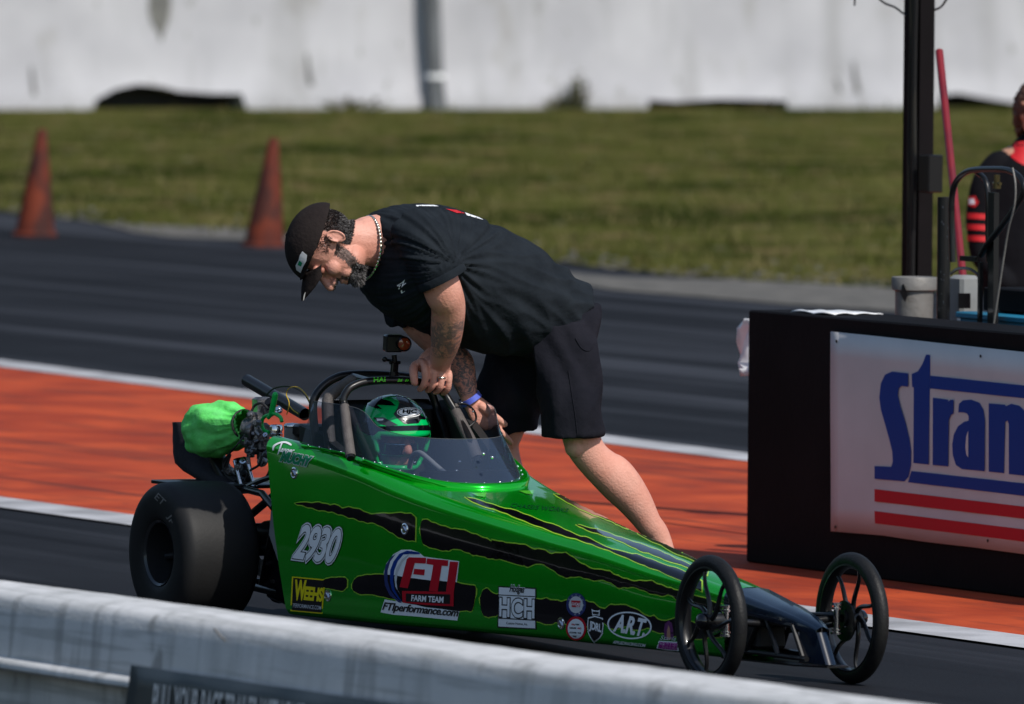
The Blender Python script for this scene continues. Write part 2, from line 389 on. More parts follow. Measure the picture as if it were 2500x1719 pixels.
def fuse(mb, name, voxel, mats, parent, smooth_it=4, factor=.5, disp=None, decim=None):
    me = mb.mesh(name + '_tmp', mats, False)
    o = bpy.data.objects.new('tmp', me); COL.objects.link(o)
    m = o.modifiers.new('r', 'REMESH'); m.mode = 'VOXEL'; m.voxel_size = voxel; m.use_smooth_shade = True
    if smooth_it:
        m2 = o.modifiers.new('s', 'SMOOTH'); m2.iterations = smooth_it; m2.factor = factor
    dg = bpy.context.evaluated_depsgraph_get(); dg.update()
    nm = bpy.data.meshes.new_from_object(o.evaluated_get(dg), depsgraph=dg)
    bpy.data.objects.remove(o); bpy.data.meshes.remove(me)
    if disp:
        nm.update(); no = [v.normal.copy() for v in nm.vertices]
        for v, nn in zip(nm.vertices, no): v.co += nn * disp(v.co)
    nm.name = name; nm.materials.clear()
    for mm in (mats if isinstance(mats, (list, tuple)) else [mats]): nm.materials.append(mm)
    nm.polygons.foreach_set('use_smooth', [True] * len(nm.polygons)); nm.update()
    return link_mesh(name, nm, parent)

# ---------------------------------------------------------------- decals: flat print traced onto a surface
class Surf:
    """a surface prints can be laid on: raycast on a mesh (world coords) or a plane"""
    def __init__(s, obj=None, P0=None, n=None):
        s.bvh = None
        if obj is not None:
            me = obj.data; mw = root_matrix(obj) if True else None
            vs = [mw @ v.co for v in me.vertices]; s.bvh = BVHTree.FromPolygons(vs, [tuple(p.vertices) for p in me.polygons])
        else: s.P0 = np.asarray(P0); s.n = np.asarray(n, float)
        s.last = None
    def at(s, px, py, off, strict=False):
        r = ray(px, py)
        if s.bvh is None: return plane(px, py, s.P0, s.n) + s.n * off
        d = Vector(r).normalized(); loc, nn, i, dist = s.bvh.ray_cast(Vector(EYE), d)
        if loc is None and strict: return None
        if loc is None:
            if s.last is None:
                for q in range(1, 40):
                    for a in range(12):
                        rr = ray(px + 2 * q * cos(a * pi / 6), py + 2 * q * sin(a * pi / 6)); l2, n2, i2, d2 = s.bvh.ray_cast(Vector(EYE), Vector(rr).normalized())
                        if l2 is not None and s.last is None: n2 = np.array(n2); s.last = (np.array(l2), n2 if n2 @ rr < 0 else -n2)
                    if s.last is not None: break
                else: s.last = (EYE + _f * 36, -_f)
            P0, n0 = s.last; return plane(px, py, P0, n0) + n0 * off
        nn = np.array(nn); 
        if nn @ r > 0: nn = -nn
        s.last = (np.array(loc), nn); return np.array(loc) + nn * off
def lay(mb, surf, P, tris, mi, off, step):
    """lay 2-D pixel triangles on surf, splitting long edges so that they follow its curve"""
    P = [tuple(p) for p in P]; idx = {}; out = []; stack = [tuple(t) for t in tris]; mid = {}
    while stack:
        a, b, c = stack.pop()
        E = [(math.dist(P[a], P[b]), a, b, c), (math.dist(P[b], P[c]), b, c, a), (math.dist(P[c], P[a]), c, a, b)]; d, i, j, k = max(E)
        if d > step and len(P) < 60000:
            key = (min(i, j), max(i, j))
            if key not in mid: mid[key] = len(P); P.append(((P[i][0] + P[j][0]) / 2, (P[i][1] + P[j][1]) / 2))
            m = mid[key]; stack += [(i, m, k), (m, j, k)]
        else: out.append((a, b, c))
    used = sorted({i for t in out for i in t}); ren = {u: n for n, u in enumerate(used)}
    put(mb, [surf.at(P[u][0], P[u][1], off, True) for u in used], [tuple(ren[i] for i in t) for t in out], mi, .35 if surf.bvh is None else .09)
def put(mb, V, F, mi, mx):
    """add only faces that really lie on the surface"""
    ok = lambda f: all(V[i] is not None for i in f) and (mx > .3 or max(np.linalg.norm(V[f[k]] - V[f[k - 1]]) for k in range(len(f))) < mx)
    F = [f for f in F if ok(f)]; used = sorted({i for f in F for i in f}); ren = {u: n for n, u in enumerate(used)}
    mb.add([V[u] for u in used], [tuple(ren[i] for i in f) for f in F], mi)
def poly_decal(mb, surf, pts, mi, off=.0015, step=18):
    """filled pixel polygon laid on surf"""
    lay(mb, surf, pts, [tuple(t) for t in tessellate_polygon([[Vector((x, -y, 0)) for x, y in pts]])], mi, off, max(step, 7) if surf.bvh is not None else 200)
def strip_decal(mb, surf, top, bot, mi, off=.0015, rows=4, step=8):
    """band between two pixel curves (both left to right)"""
    def res(c, n):
        c = np.array(c, float); d = np.r_[0, np.cumsum(np.linalg.norm(np.diff(c, axis=0), axis=1))]; t = np.linspace(0, d[-1], n)
        return np.c_[np.interp(t, d, c[:, 0]), np.interp(t, d, c[:, 1])]
    n = max(4, int(abs(top[-1][0] - top[0][0]) / step)); a = res(top, n); b = res(bot, n)
    V = [surf.at(*(a[i] + (b[i] - a[i]) * k / rows), off, True) for k in range(rows + 1) for i in range(n)]
    put(mb, V, [(k * n + i, k * n + i + 1, (k + 1) * n + i + 1, (k + 1) * n + i) for k in range(rows) for i in range(n - 1)], mi, .09)
def zig(c, amp, seed, per=14):
    """ragged claw edge along a pixel curve"""
    rnd = random.Random(seed); c = cat(c, 3); out = []
    for i, p in enumerate(c): out.append((p[0], p[1] + (amp * sin(i * 2.1 + seed) + rnd.uniform(-amp, amp) * .5 if 0 < i < len(c) - 1 else 0)))
    return out
def text_mesh(txt, offset=0., shear=0., space=1.0):
    cu = bpy.data.curves.new('t', 'FONT'); cu.body = txt; cu.size = 1; cu.shear = shear; cu.space_character = space; cu.resolution_u = 4; cu.offset = offset
    o = bpy.data.objects.new('t', cu); COL.objects.link(o)
    dg = bpy.context.evaluated_depsgraph_get(); dg.update()
    me = bpy.data.meshes.new_from_object(o.evaluated_get(dg), depsgraph=dg)
    v = [tuple(x.co) for x in me.vertices]; f = [tuple(p.vertices) for p in me.polygons]
    bpy.data.objects.remove(o); bpy.data.curves.remove(cu); bpy.data.meshes.remove(me)
    return v, f
def text_decal(mb, surf, txt, bl, br, tl, layers, off=.0020, shear=0., space=1.0, base=0.0):
    """text filling the pixel parallelogram bl, br, tl; layers = [(offset, material index)] from below to above"""
    v0, _ = text_mesh(txt, base, shear, space)
    x0, x1 = min(p[0] for p in v0), max(p[0] for p in v0); y0, y1 = min(p[1] for p in v0), max(p[1] for p in v0)
    bl, br, tl = map(lambda p: np.array(p, float), (bl, br, tl))
    for k, (of, mi) in enumerate(layers):
        v, f = text_mesh(txt, base + of, shear, space); q = []
        for p in v: q.append(tuple(bl + (br - bl) * (p[0] - x0) / (x1 - x0) + (tl - bl) * (p[1] - y0) / (y1 - y0)))
        tr = [(t[0], t[i], t[i + 1]) for t in f for i in range(1, len(t) - 1)]
        lay(mb, surf, q, tr, mi, off + k * .0006, 10 if surf.bvh is not None else 400)
def disc(cx, cy, rx, ry, n=28, rot=0.):
    return [(cx + rx * cos(2 * pi * k / n) * cos(rot) - ry * sin(2 * pi * k / n) * sin(rot), cy + rx * cos(2 * pi * k / n) * sin(rot) + ry * sin(2 * pi * k / n) * cos(rot)) for k in range(n)]
def zz(z, off, sc): # pixel lists read off an enlarged crop
    return [(off[0] + x / sc, off[1] + y / sc) for x, y in z]

# ================================================================ SETTING
def sheet(name, pts, m, z, label=None):
    b = MB(); pts = [np.array([p[0], p[1], z]) for p in pts]
    tris = tessellate_polygon([[Vector(p) for p in pts]]); b.add(pts, [tuple(t) for t in tris])
    o = b.build(name, m, smooth=False, origin=tuple(pts[0]), fixn=False)
    for p in o.data.polygons:
        pass
    import bmesh
    bm = bmesh.new(); bm.from_mesh(o.data)
    for f in bm.faces:
        if f.normal.z < 0: f.normal_flip()
    bm.to_mesh(o.data); bm.free()
    return tag(o, kind='structure')
sheet('asphalt_track', [(-900, -900, 0), (900, -900, 0), (900, 1500, 0), (-900, 1500, 0)], M['asphalt'], 0.0)
A1, B1 = gz(0, 890), gz(1817, 1119)          # far white line centre
A2, B2 = gz(0, 1230), gz(2200, 1531)         # near white line centre
def ext(A, B, k0, k1): d = (B - A) / np.linalg.norm(B - A); return A - d * k0, B + d * k1, np.array([-d[1], d[0], 0])
a1, b1, n1 = ext(A1, B1, 90, 60); a2, b2, n2 = ext(A2, B2, 90, 60)
sheet('orange_median', [a2, b2, b1, a1], M['orange'], .004)
for (a, b, n, hw) in ((a1, b1, n1, .13), (a2, b2, n2, .14)):
    sheet('painted_line', [a + n * hw, a - n * hw, b - n * hw, b + n * hw], M['white_line'], .008)
gb = [(-700, 470), (0, 517), (132, 530), (233, 544), (350, 566), (583, 576), (760, 592), (1000, 606), (1300, 632), (1400, 645), (1600, 668), (1800, 684), (2000, 694), (2200, 704), (2600, 735), (3300, 800)]
rg = random.Random(3); gbw = []
for i in range(len(gb) - 1):
    for k in range(8):
        t = k / 8; x = gb[i][0] + (gb[i + 1][0] - gb[i][0]) * t; y = gb[i][1] + (gb[i + 1][1] - gb[i][1]) * t
        gbw.append(gz(x, y + rg.uniform(-3, 3)))
FA, FB = gz(0, 268), gz(1800, 265); fd = (FB - FA) / np.linalg.norm(FB - FA); fn = np.array([fd[1], -fd[0], 0])   # far wall base line, normal to camera
g_far = [FB + fd * 60 - fn * .6, FA - fd * 60 - fn * .6]
sheet('grass_verge', gbw + g_far, M['grass_ground'], .006)
sheet('gravel_strip', [gz(*p) for p in [(1330, 664), (1500, 680), (1800, 688), (2000, 697), (2260, 712), (2260, 768), (1900, 745), (1700, 728), (1500, 712), (1380, 692)]], M['gravel'], .010)
sheet('gravel_strip', [gz(*p) for p in [(240, 546), (420, 556), (560, 558), (720, 576), (840, 590), (840, 602), (700, 597), (560, 588), (420, 582), (330, 571)]], M['gravel'], .010)

# pale stones and litter along the ragged grass edge
sv = MB(); rs_ = random.Random(21)
for i in range(420):
    px = rs_.uniform(-20, 2560); yb = np.interp(px, [p[0] for p in gb], [p[1] for p in gb]); P = gz(px, yb - abs(rs_.gauss(0, 14)) + 4); k = rs_.uniform(.008, .028)
    sv.ell(P + Z * k * .4, np.array([k, 0, 0]), np.array([0, k * rs_.uniform(.6, 1), 0]), Z * k * .5, 6, 4)
tag(sv.build('loose_stones', M['gravel'], origin=tuple(gz(1200, 620)), fixn=False), 'scattered pale stones along the edge of the grass', 'stones', kind='stuff')
# grass blades on the verge, as one mass
gv = []; gf = []
rng = np.random.default_rng(5)
cnt = 0
while cnt < 8000:
    px = rng.uniform(-150, 2650); py = 262 + (760 - 262) * rng.uniform(0, 1) ** .75
    yb = np.interp(px, [p[0] for p in gb], [p[1] for p in gb])
    if py > yb + 2 or py < 268: continue
    P = gz(px, py); P[2] = .0; h = rng.uniform(.03, .085) * (1.6 if py < 300 else 1); an = rng.uniform(0, 2 * pi); wd = rng.uniform(.006, .014)
    dx = np.array([cos(an), sin(an), 0]); ln = np.array([rng.normal(0, .03), rng.normal(0, .03), 0]); k = len(gv)
    gv += [tuple(P - dx * wd), tuple(P + dx * wd), tuple(P + ln + np.array([0, 0, h]))]; gf.append((k, k + 1, k + 2)); cnt += 1
gm = MB(); gm.add(gv, gf)
tag(gm.build('grass', M['blade'], smooth=False, origin=tuple(gz(1200, 450)), fixn=False), 'short rough grass in front of the white wall', 'grass', kind='stuff')

# far white concrete wall with drain openings
def fwp(px, py, o=0.0): return plane(px, py, FA + fn * o, fn)
def ft(px, py=250): return (fwp(px, py) - FA) @ fd
def fz(px, py): return fwp(px, py)[2]
op1 = [(218, 262), (221, 238), (272, 213), (330, 200), (388, 206), (427, 217), (505, 223), (579, 223), (586, 250), (592, 264)]
op2 = [(1566, 262), (1571, 238), (1640, 243), (1740, 236), (1905, 240), (1911, 262)]
op3 = [(2270, 262), (2285, 226), (2330, 222), (2400, 236), (2490, 250), (2500, 264)]
ops = [([ft(*p) for p in o], [fz(*p) for p in o]) for o in (op1, op2, op3)]
def zbot(t):
    for ts, zs in ops:
        if ts[0] <= t <= ts[-1]: return max(0.0, float(np.interp(t, ts, zs)) - 0.02)
    return -.05
WH = 2.1
def wprof(z):                                  # how far the face stands out at height z
    return .13 if z < .08 else (.13 - .08 * (z - .08) / .25 if z < .33 else max(0, .05 - .05 * (z - .33) / .5))
tt = sorted(set(list(np.arange(-16, 26, .25)) + [t + e for ts, _ in ops for t in ts for e in (-.02, 0, .02)] + [x for ts, _ in ops for x in np.linspace(ts[0], ts[-1], 30)]))
rows = []
for t in tt:
    zb = zbot(t); col = [FA + fd * t - fn * .22 + Z * max(zb, 0)]
    for q in np.linspace(0, 1, 14):
        z = zb + (WH - zb) * q ** 1.5; col.append(FA + fd * t + fn * wprof(z) + Z * z)
    col.append(FA + fd * t - fn * .22 + Z * WH); rows.append(col)
b = MB(); b.grid(rows, closed_u=True)
wall = thing('concrete_wall', 'long white painted concrete wall with dark drain openings behind the grass', 'wall', FA)
b.build('wall_panel', M['concrete_far'], wall, angle=30)
b = MB(); S = Surf(P0=FA + fn * .0, n=fn)
for p in (disc(388, 28, 24, 40), ):
    pass
sp = [(366, -30), (414, -30), (417, 10), (411, 52), (399, 84), (394, 104), (386, 78), (370, 52), (363, 20)]
b.add([fwp(x, y, wprof(fz(x, y)) + .012) for x, y in sp], [tuple(t) for t in tessellate_polygon([[Vector((x, y, 0)) for x, y in sp]])])
for (x0, y0, x1, y1, wd) in ((76, 160, 85, 232, 5), (748, 130, 760, 208, 6), (2083, 150, 2096, 228, 6), (2040, 190, 2052, 222, 5), (2045, 222, 2100, 228, 4)):
    sp = [(x0 - 1, y0), (x0 + wd * .5, y0), (x1 + wd, y1), (x1 - wd, y1)]
    b.add([fwp(x, y, wprof(fz(x, y)) + .012) for x, y in sp], [(0, 1, 2, 3)])
b.split('patch_repair', M['stain'], wall, smooth=False, fixn=False)
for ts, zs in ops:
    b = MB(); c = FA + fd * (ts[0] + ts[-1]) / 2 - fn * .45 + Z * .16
    b.box(c, fd * ((ts[-1] - ts[0]) / 2 + .3), fn * .18, Z * .21); b.build('drain_shade_block', M['dark_gap'], wall, smooth=False)  # near-black block stands in for the shade inside the opening
# leaning post in front of the wall
pb, ptp = plane(1066, 268, FA + fn * .24, fn), plane(1050, -130, FA + fn * .14, fn)
pb[2] = 0
post = MB(); post.tube([pb, pb + (ptp - pb) * .12, pb + (ptp - pb) * .3, ptp], [.105, .088, .08, .085], n=14)
o = post.build('wooden_post', M['wood'], origin=tuple(pb)); tag(o, 'tall grey weathered post standing against the white wall', 'post')
b = MB(); q = pb + (ptp - pb) * .2; q[2] = fz(1048, 186); b.tube([q - Z * .02, q + Z * .025], .099, n=14); b.build('sign_band', M['white'], o)
# weeds at the wall foot
def weed(name, px, py, h, wd, n, label, seed):
    r = random.Random(seed); c = gz(px, py); c = plane(px, py, FA + fn * .3, fn); c[2] = 0; b = MB()
    for i in range(n):
        a = r.uniform(0, 2 * pi); rr = r.uniform(0, wd); base = c + np.array([cos(a), sin(a), 0]) * rr * .6
        hh = h * r.uniform(.4, 1) * (1 - .5 * rr / wd); tip = base + Z * hh + np.array([cos(a), sin(a), 0]) * rr * .7
        b.tube([base, (base + tip) / 2 + fd * r.uniform(-.02, .02), tip], [.004, .003, .001], n=4)
        for k in range(5):
            q = base + (tip - base) * r.uniform(.3, 1); d = np.array([r.uniform(-1, 1), r.uniform(-1, 1), r.uniform(-.2, .8)]); d /= np.linalg.norm(d); s_ = np.cross(d, Z) + 1e-3; s_ /= np.linalg.norm(s_)
            l = r.uniform(.03, .07); b.add([q, q + d * l * .5 + s_ * l * .25, q + d * l, q + d * l * .5 - s_ * l * .25], [(0, 1, 2, 3)])
    tag(b.build(name, M['weed'], origin=tuple(c), smooth=False, fixn=False), label, 'weed')
weed('weed', 1408, 266, .46, .14, 70, 'tall bushy dry weed growing at the foot of the white wall', 1)
weed('weed', 1370, 268, .16, .2, 40, 'low spreading weed just left of the tall bushy weed', 2)
weed('weed', 860, 266, .14, .35, 60, 'low scrubby weeds by the wall left of the leaning post', 3)

# traffic cones
def make_cone(px, py, h, rb, tilt, label):
    c = gz(px, py); c[2] = 0; ax = np.array([sin(tilt), 0, cos(tilt)])
    t = thing('traffic_cone', label, 'traffic cone', c, 0, 'orange cones at the track edge')
    b = MB(); b.lathe(c + Z * .012, ax, [(0, rb * .2), (0, rb * 1.0), (.02, rb * .98), (h * .5, rb * .62), (h * .97, rb * .25), (h, rb * .2), (h, rb * .1), (h - .03, .01)], n=40)
    b.build('cone_body', M['cone'], t)
    b = MB(); b.lathe(c, Z, [(0, .01), (0, rb * 1.12), (.015, rb * 1.14), (.03, rb * 1.0)], n=40); b.build('base', M['cone'], t)
    return t
make_cone(85, 577, .69, .130, radians(3.6), 'scuffed orange cone nearest the left edge, standing by the grass')
make_cone(645, 603, .685, .130, radians(4.6), 'faded orange cone just left of the bending man\'s cap')

# near concrete barrier in the foreground
NB = -3.0
_pw = tside(0, 1412, NB); nz = tside(0, 1414, NB - .13)[2]; xw0 = (_pw - O) @ UT; KW = .052     # the barrier closes in on the track slightly
def wal(x, y, z): return trk(x, y + KW * (x - xw0), z)
WN = WT - UT * KW; WN /= np.linalg.norm(WN); WD = UT + WT * KW; WD /= np.linalg.norm(WD)
def wside(px, py, y): return plane(px, py, wal(xw0, y, 0), WN)
prof = [(-.13, 0), (-.13, nz - .03), (-.137, nz - .009), (-.155, nz), (-.325, nz - .001), (-.345, nz - .004), (-.360, nz - .012), (-.369, nz - .026), (-.375, nz - .060), (-.386, nz - .172),
        (-.400, nz - .176), (-.414, nz - .180), (-.420, nz - .188), (-.420, nz - .198), (-.41, nz - .206), (-.34, nz - .212), (-.34, 0)]
xs_ = np.arange(-30, 12, .12); rows = []
for x in xs_:
    wob = .004 * noise.noise(Vector((x * 1.3, 0, 0))) ; rows.append([wal(x, NB + p[0], p[1] + (wob if p[1] > .1 else 0) + (.0015 * noise.noise(Vector((x * 6, p[0] * 9, 3))) if p[1] > .1 else 0)) for p in prof])
b = MB(); b.grid([r[1:] for r in rows])
bar = thing('concrete_barrier', 'low pale concrete barrier running along the near edge of the track', 'barrier', wal(-1, NB, 0))
b.build('barrier_wall', M['concrete'], bar, angle=50)
b = MB(); b.grid([[r[0] , r[0] * .5 + r[1] * .5, r[1]] for r in rows]); b.build('track_side_face', M['reflect_dark'], bar)
b = MB(); b.tube([wside(*p, NB - .392) for p in ((524, 1536), (534, 1548), (541, 1556), (549, 1563))], .0035, n=8); b.build('steel_hook', M['alu_dull'], bar)
# dark banner hanging on the barrier
yb_ = NB - .475
TL = wside(322, 1624, yb_); zt_ = TL[2]; x0_ = (TL - O) @ UT; LS = (1745 - 1624) / 1000.
lean_ = (wside(302, 1745, yb_) - TL); lean_ = (lean_ @ WD) / -lean_[2]
bb = MB(); rows = []
for k in range(7):
    zz_ = zt_ - k * .055; rows.append([wal(x0_ + lean_ * k * .055 + i * .06, yb_ + .003 * sin(i * .9 + k), zz_) for i in range(46)])
bb.grid(rows)
ban = thing('advertising_banner', 'dark banner with grey lettering hung on the front of the near barrier', 'banner', wal(x0_ + 1.2, yb_, 0))
bo_ = bb.build('banner_sheet', [mat('dark_banner_vinyl', (.012, .020, .026), .45, c2=(.035, .045, .052), nscale=3, bump=.2, bscale=6)], ban)
bo_.modifiers.new('thick', 'SOLIDIFY').thickness = .003
S = Surf(P0=wal(x0_, yb_ - .007, 0), n=-WN); b = MB()
text_decal(b, S, 'PULL YOUR RACE TRAILER WITH EASE', (370, 1752), (738, 1802), (378, 1668), [(0, 0)], base=.02)
text_decal(b, S, 'TRAILER HITCHES AND TOW GEAR', (380, 1800), (700, 1845), (382, 1770), [(0, 0)]) if False else None
b.build('lettering', [M['silver_ink']], ban, smooth=False, fixn=False)

# ================================================================ SPONSOR BOX AND WHAT STANDS BEHIND IT
YB = 2.78
c0 = tside(1821, 1378, YB); xb0 = (c0 - O) @ UT; zb1 = tside(1825, 756, YB)[2]
box = thing('sponsor_box', 'long low black box standing on the orange median at the right', 'box', trk(xb0 + 1.5, YB + .15, 0))
b = MB(); b.box(trk(xb0 + 1.6, YB + .15, zb1 / 2 + .002), UT * 1.6, WT * .15, Z * (zb1 / 2 - .002), bev=.006); b.build('box_body', M['black_paint'], box, angle=20)
sb = thing('sponsor_banner', 'white banner with large blue letters and two red stripes on the black box', 'banner', tside(2100, 1300, YB))
Z8 = ((1780, 700), 1.994); YS = YB - .006
S = Surf(P0=trk(0, YS, 0), n=-WT)
top = [(497, 218), (760, 245), (1100, 282), (1436, 318), (1800, 357), (2100, 388)]; bot = [(493, 1190), (760, 1212), (940, 1240), (1200, 1270), (1436, 1302), (1800, 1348), (2100, 1384)]
b = MB()
T_, B_ = zz(top, *Z8), zz(bot, *Z8)
rows = []
for k in range(9):
    r_ = []
    for i in range(40):
        x = T_[0][0] + (T_[-1][0] - T_[0][0]) * i / 39; yt = np.interp(x, [p[0] for p in T_], [p[1] for p in T_]); yb2 = np.interp(x, [p[0] for p in B_], [p[1] for p in B_])
        r_.append(S.at(x, yt + (yb2 - yt) * k / 8, .001 + .0012 * sin(i * 1.1 + k * .7)))
    rows.append(r_)
b.grid(rows); o = b.build('banner_sheet', M['banner'], sb)
o.modifiers.new('thick', 'SOLIDIFY').thickness = .0015
b = MB(); P_ = lambda pts, mi, of=.005: poly_decal(b, S, zz(pts, *Z8), mi, of, 60)
P_([(878, 422), (800, 413), (765, 428), (745, 470), (737, 540), (745, 600), (760, 650), (785, 740), (800, 800), (803, 850), (795, 877), (714, 873), (714, 935), (860, 948), (880, 925), (892, 870), (893, 800), (885, 740), (865, 660), (840, 580), (828, 530), (832, 495), (845, 483), (878, 487)], 0)
P_([(965, 330), (985, 332), (985, 432), (983, 495), (978, 866), (903, 858), (905, 490), (897, 488), (895, 425), (925, 412), (948, 375)], 0)
P_([(985.5, 433), (2100, 550), (2100, 612), (983.5, 495)], 0)
P_([(998, 540), (1072, 550), (1074, 560), (1085, 550), (1100, 552), (1098, 618), (1085, 625), (1076, 650), (1073, 875), (997, 868)], 0)
P_([(1122, 612), (1125, 570), (1145, 553), (1185, 550), (1225, 565), (1245, 600), (1252, 650), (1250, 898), (1140, 888), (1110, 868), (1095, 820), (1092, 770), (1100, 720), (1120, 680), (1150, 658), (1172, 652), (1172, 630), (1165, 618), (1150, 612)], 0)
P_([(1172, 700), (1162, 730), (1158, 780), (1162, 815), (1172, 832)], 1, .0062)
P_([(1270, 568), (1350, 575), (1352, 583), (1380, 570), (1420, 580), (1450, 610), (1460, 660), (1460, 922), (1368, 912), (1368, 670), (1362, 652), (1350, 658), (1345, 908), (1270, 900)], 0)
P_([(893, 897), (2100, 1030), (2100, 1096), (877, 952)], 0)
P_([(714, 985), (2100, 1148), (2100, 1206), (714, 1045)], 2); P_([(714, 1092), (2100, 1262), (2100, 1322), (716, 1152)], 2)
text_decal(b, S, 'ge', zz([(1480, 935)], *Z8)[0], zz([(1840, 976)], *Z8)[0], zz([(1480, 590)], *Z8)[0], [(0, 0)], off=.005, base=.05)
for (x, y) in ((529, 266), (1230, 338), (523, 1170), (1265, 1237)): P_(disc(x, y, 5, 8, 12), 3)
b.build('printed_logo', [M['blue_ink'], M['banner'], M['red_ink'], M['black_ink']], sb, smooth=False, fixn=False)

def tp(px, py, l): return tside(px, py, l)
# equipment stand behind the box: a low dark table the gear stands on
zs_ = zb1 - .10
es = thing('equipment_stand', 'low dark table right behind the black box', 'table', trk(xb0 + 1.6, YB + .75, 0))
b = MB(); b.box(trk(xb0 + 1.75, YB + .80, zs_ - .02), UT * 1.35, WT * .42, Z * .02, bev=.004); b.build('table_top', mat('dark_table_top', (.035, .038, .045), .6), es)
for sx in (-1.25, 1.25):
    for sy in (-.34, .34):
        b = MB(); b.box(trk(xb0 + 1.75 + sx, YB + .8 + sy, (zs_ - .04) / 2), UT * .03, WT * .03, Z * ((zs_ - .04) / 2)); b.build('leg', M['black_metal'], es, smooth=False)
# tall black post of the start-light tower
l4 = YB + 1.55; q = tp(2238, 672, l4); xq = (q - O) @ UT
tw = thing('start_light_post', 'tall black square post with cables rising behind the black box', 'post', trk(xq, l4, 0))
hh = 3.2
b = MB(); b.box(trk(xq - .012, l4, hh / 2), UT * .038, WT * .038, Z * hh / 2); b.box(trk(xq + .035, l4 + .01, hh / 2), UT * .012, WT * .03, Z * hh / 2); b.build('post', M['black_paint'], tw, smooth=False)
b = MB()
for dx, rr in ((-.012, .009), (.012, .006), (.03, .011)):
    pts = [trk(xq + .03 + dx * .8 + .004 * sin(i * 1.7 + dx * 99), l4 - .045, hh * i / 16) for i in range(17)]; b.tube(cat(pts, 3), rr, n=8)
b.split('cable', M['black_metal'], tw)
b = MB(); c = tp(2272, 424, l4 - .03); b.box(c, UT * .042, WT * .03, Z * .070, bev=.004); b.build('switch_box', M['black_metal'], tw)
b = MB()
b.tube(cat([tp(*p, l4 - .04) for p in ((2140, -8), (2160, 8), (2185, 18), (2205, 33), (2214, 38))], 5), .0042, n=6)
b.tube(cat([tp(*p, l4 - .04) for p in ((2282, 24), (2296, 18), (2306, 6), (2316, -10))], 5), .0042, n=6); b.tube([tp(2088, -10, l4), tp(2086, 14, l4)], .0035, n=6)
b.split('loose_cable', M['black_matte'], tw)
# red pole
b = MB(); p0, p1 = tp(2293, 125, YB + 1.2), tp(2352, 690, YB + .95); p0 = p0; d = p1 - p0; k = (zs_ - p1[2]) / d[2]; p1 = p1 + d * k
b.tube([p1 + np.array([0, 0, .001]), p0], .0145, n=16); o = b.build('red_pole', M['red_pole'], origin=tuple(p1)); tag(o, 'slim red pole leaning beside the tall black post', 'pole')
# white cloth draped over the box end
b = MB(); rows = []
rw = random.Random(4)
for i in range(15):
    u = i / 14; r_ = []
    for j in range(9):
        v = j / 8
        x = xb0 + .10 + v * .28 - u * .0; y = YB + .27 - .1 * v; z = zb1 + .004 + .007 * abs(sin(u * 9 + v * 5)) * (1 - u) ** .3
        r_.append(trk(x + .15 + .08 * (1 - u) * 0, YB + .04 + u * .22, z))
    rows.append(r_)
b.grid(rows); ot = thing('white_rag', 'crumpled white rag lying on the box end and hanging behind it', 'rag', trk(xb0 + .3, YB + .15, zb1))
o = b.build('cloth_top', M['white'], ot); o.modifiers.new('t', 'SOLIDIFY').thickness = .003
b = MB(); hp = [(1822, 778), (1812, 800), (1805, 835), (1801, 865), (1803, 885), (1812, 900), (1822, 918)]
rows = [[tp(x + dx, y, YB + .24) - WT * (.02 * sin(i * 1.3 + dx * .2)) for dx in (0, 6, 12, 24, 40)] for i, (x, y) in enumerate(hp)]
b.grid(rows); o = b.build('cloth_tail', M['white'], ot); o.modifiers.new('t', 'SOLIDIFY').thickness = .003
# metal gear: canister, cabinet, pipe, hoop frame
lc = YB + .62
c = tp(2232, 720, lc); xq = (c - O) @ UT; zt_ = tp(2232, 676, lc)[2]
t = thing('metal_canister', 'dull silver cylinder with a wider rim and torn label behind the box', 'canister', trk(xq, lc, zs_))
b = MB(); b.lathe(trk(xq, lc, zs_), Z, [(0, .01), (0, .066), (zt_ - zs_ - .05, .068), (zt_ - zs_ - .045, .080), (zt_ - zs_ - .004, .081), (zt_ - zs_, .078), (zt_ - zs_ - .004, .068), (zt_ - zs_ - .05, .01)], n=40); b.build('body', M['alu_dull'], t)
S = Surf(P0=trk(0, lc - .069, 0), n=-WT); b = MB(); cc = MB()
poly_decal(b, S, [(2203, 695), (2207, 693), (2212, 705), (2216, 722), (2211, 738), (2205, 730), (2198, 715)], 0, .001, 99); b.build('label', [M['black_ink']], t, smooth=False, fixn=False)
c = tp(2354, 730, lc - .02); xq = (c - O) @ UT; zt_ = tp(2354, 672, lc - .02)[2]
t = thing('grey_cabinet', 'small grey metal housing with a square dark window behind the box', 'housing', trk(xq, lc - .02, zs_))
b = MB(); b.box(trk(xq, lc - .02, (zs_ + zt_) / 2), UT * .052, WT * .04, Z * ((zt_ - zs_) / 2), bev=.012); b.build('housing', M['galv'], t)
S = Surf(P0=trk(0, lc - .061, 0), n=-WT); b = MB(); poly_decal(b, S, [(2340, 716), (2370, 716), (2370, 753), (2340, 753)], 0, .001, 99); b.build('window', [M['black_ink']], t, smooth=False, fixn=False)
b = MB(); poly_decal(b, S, [(2338, 762), (2378, 764), (2378, 790), (2336, 788)], 0, .001, 99); b.build('label', [M['white']], t, smooth=False, fixn=False)
lp = YB + .50
c = tp(2304, 700, lp); xq = (c - O) @ UT; zt_ = tp(2304, 481, lp)[2]
t = thing('black_pipe', 'upright chipped black pipe between the silver cylinder and grey housing', 'pipe', trk(xq, lp, zs_))
b = MB(); b.tube([trk(xq, lp, zs_), trk(xq - .004, lp, zt_)], .0235, n=20); b.build('pipe', M['black_metal'], t)
b = MB(); rw = random.Random(8); S = Surf(P0=trk(0, lp - .0245, 0), n=-WT)
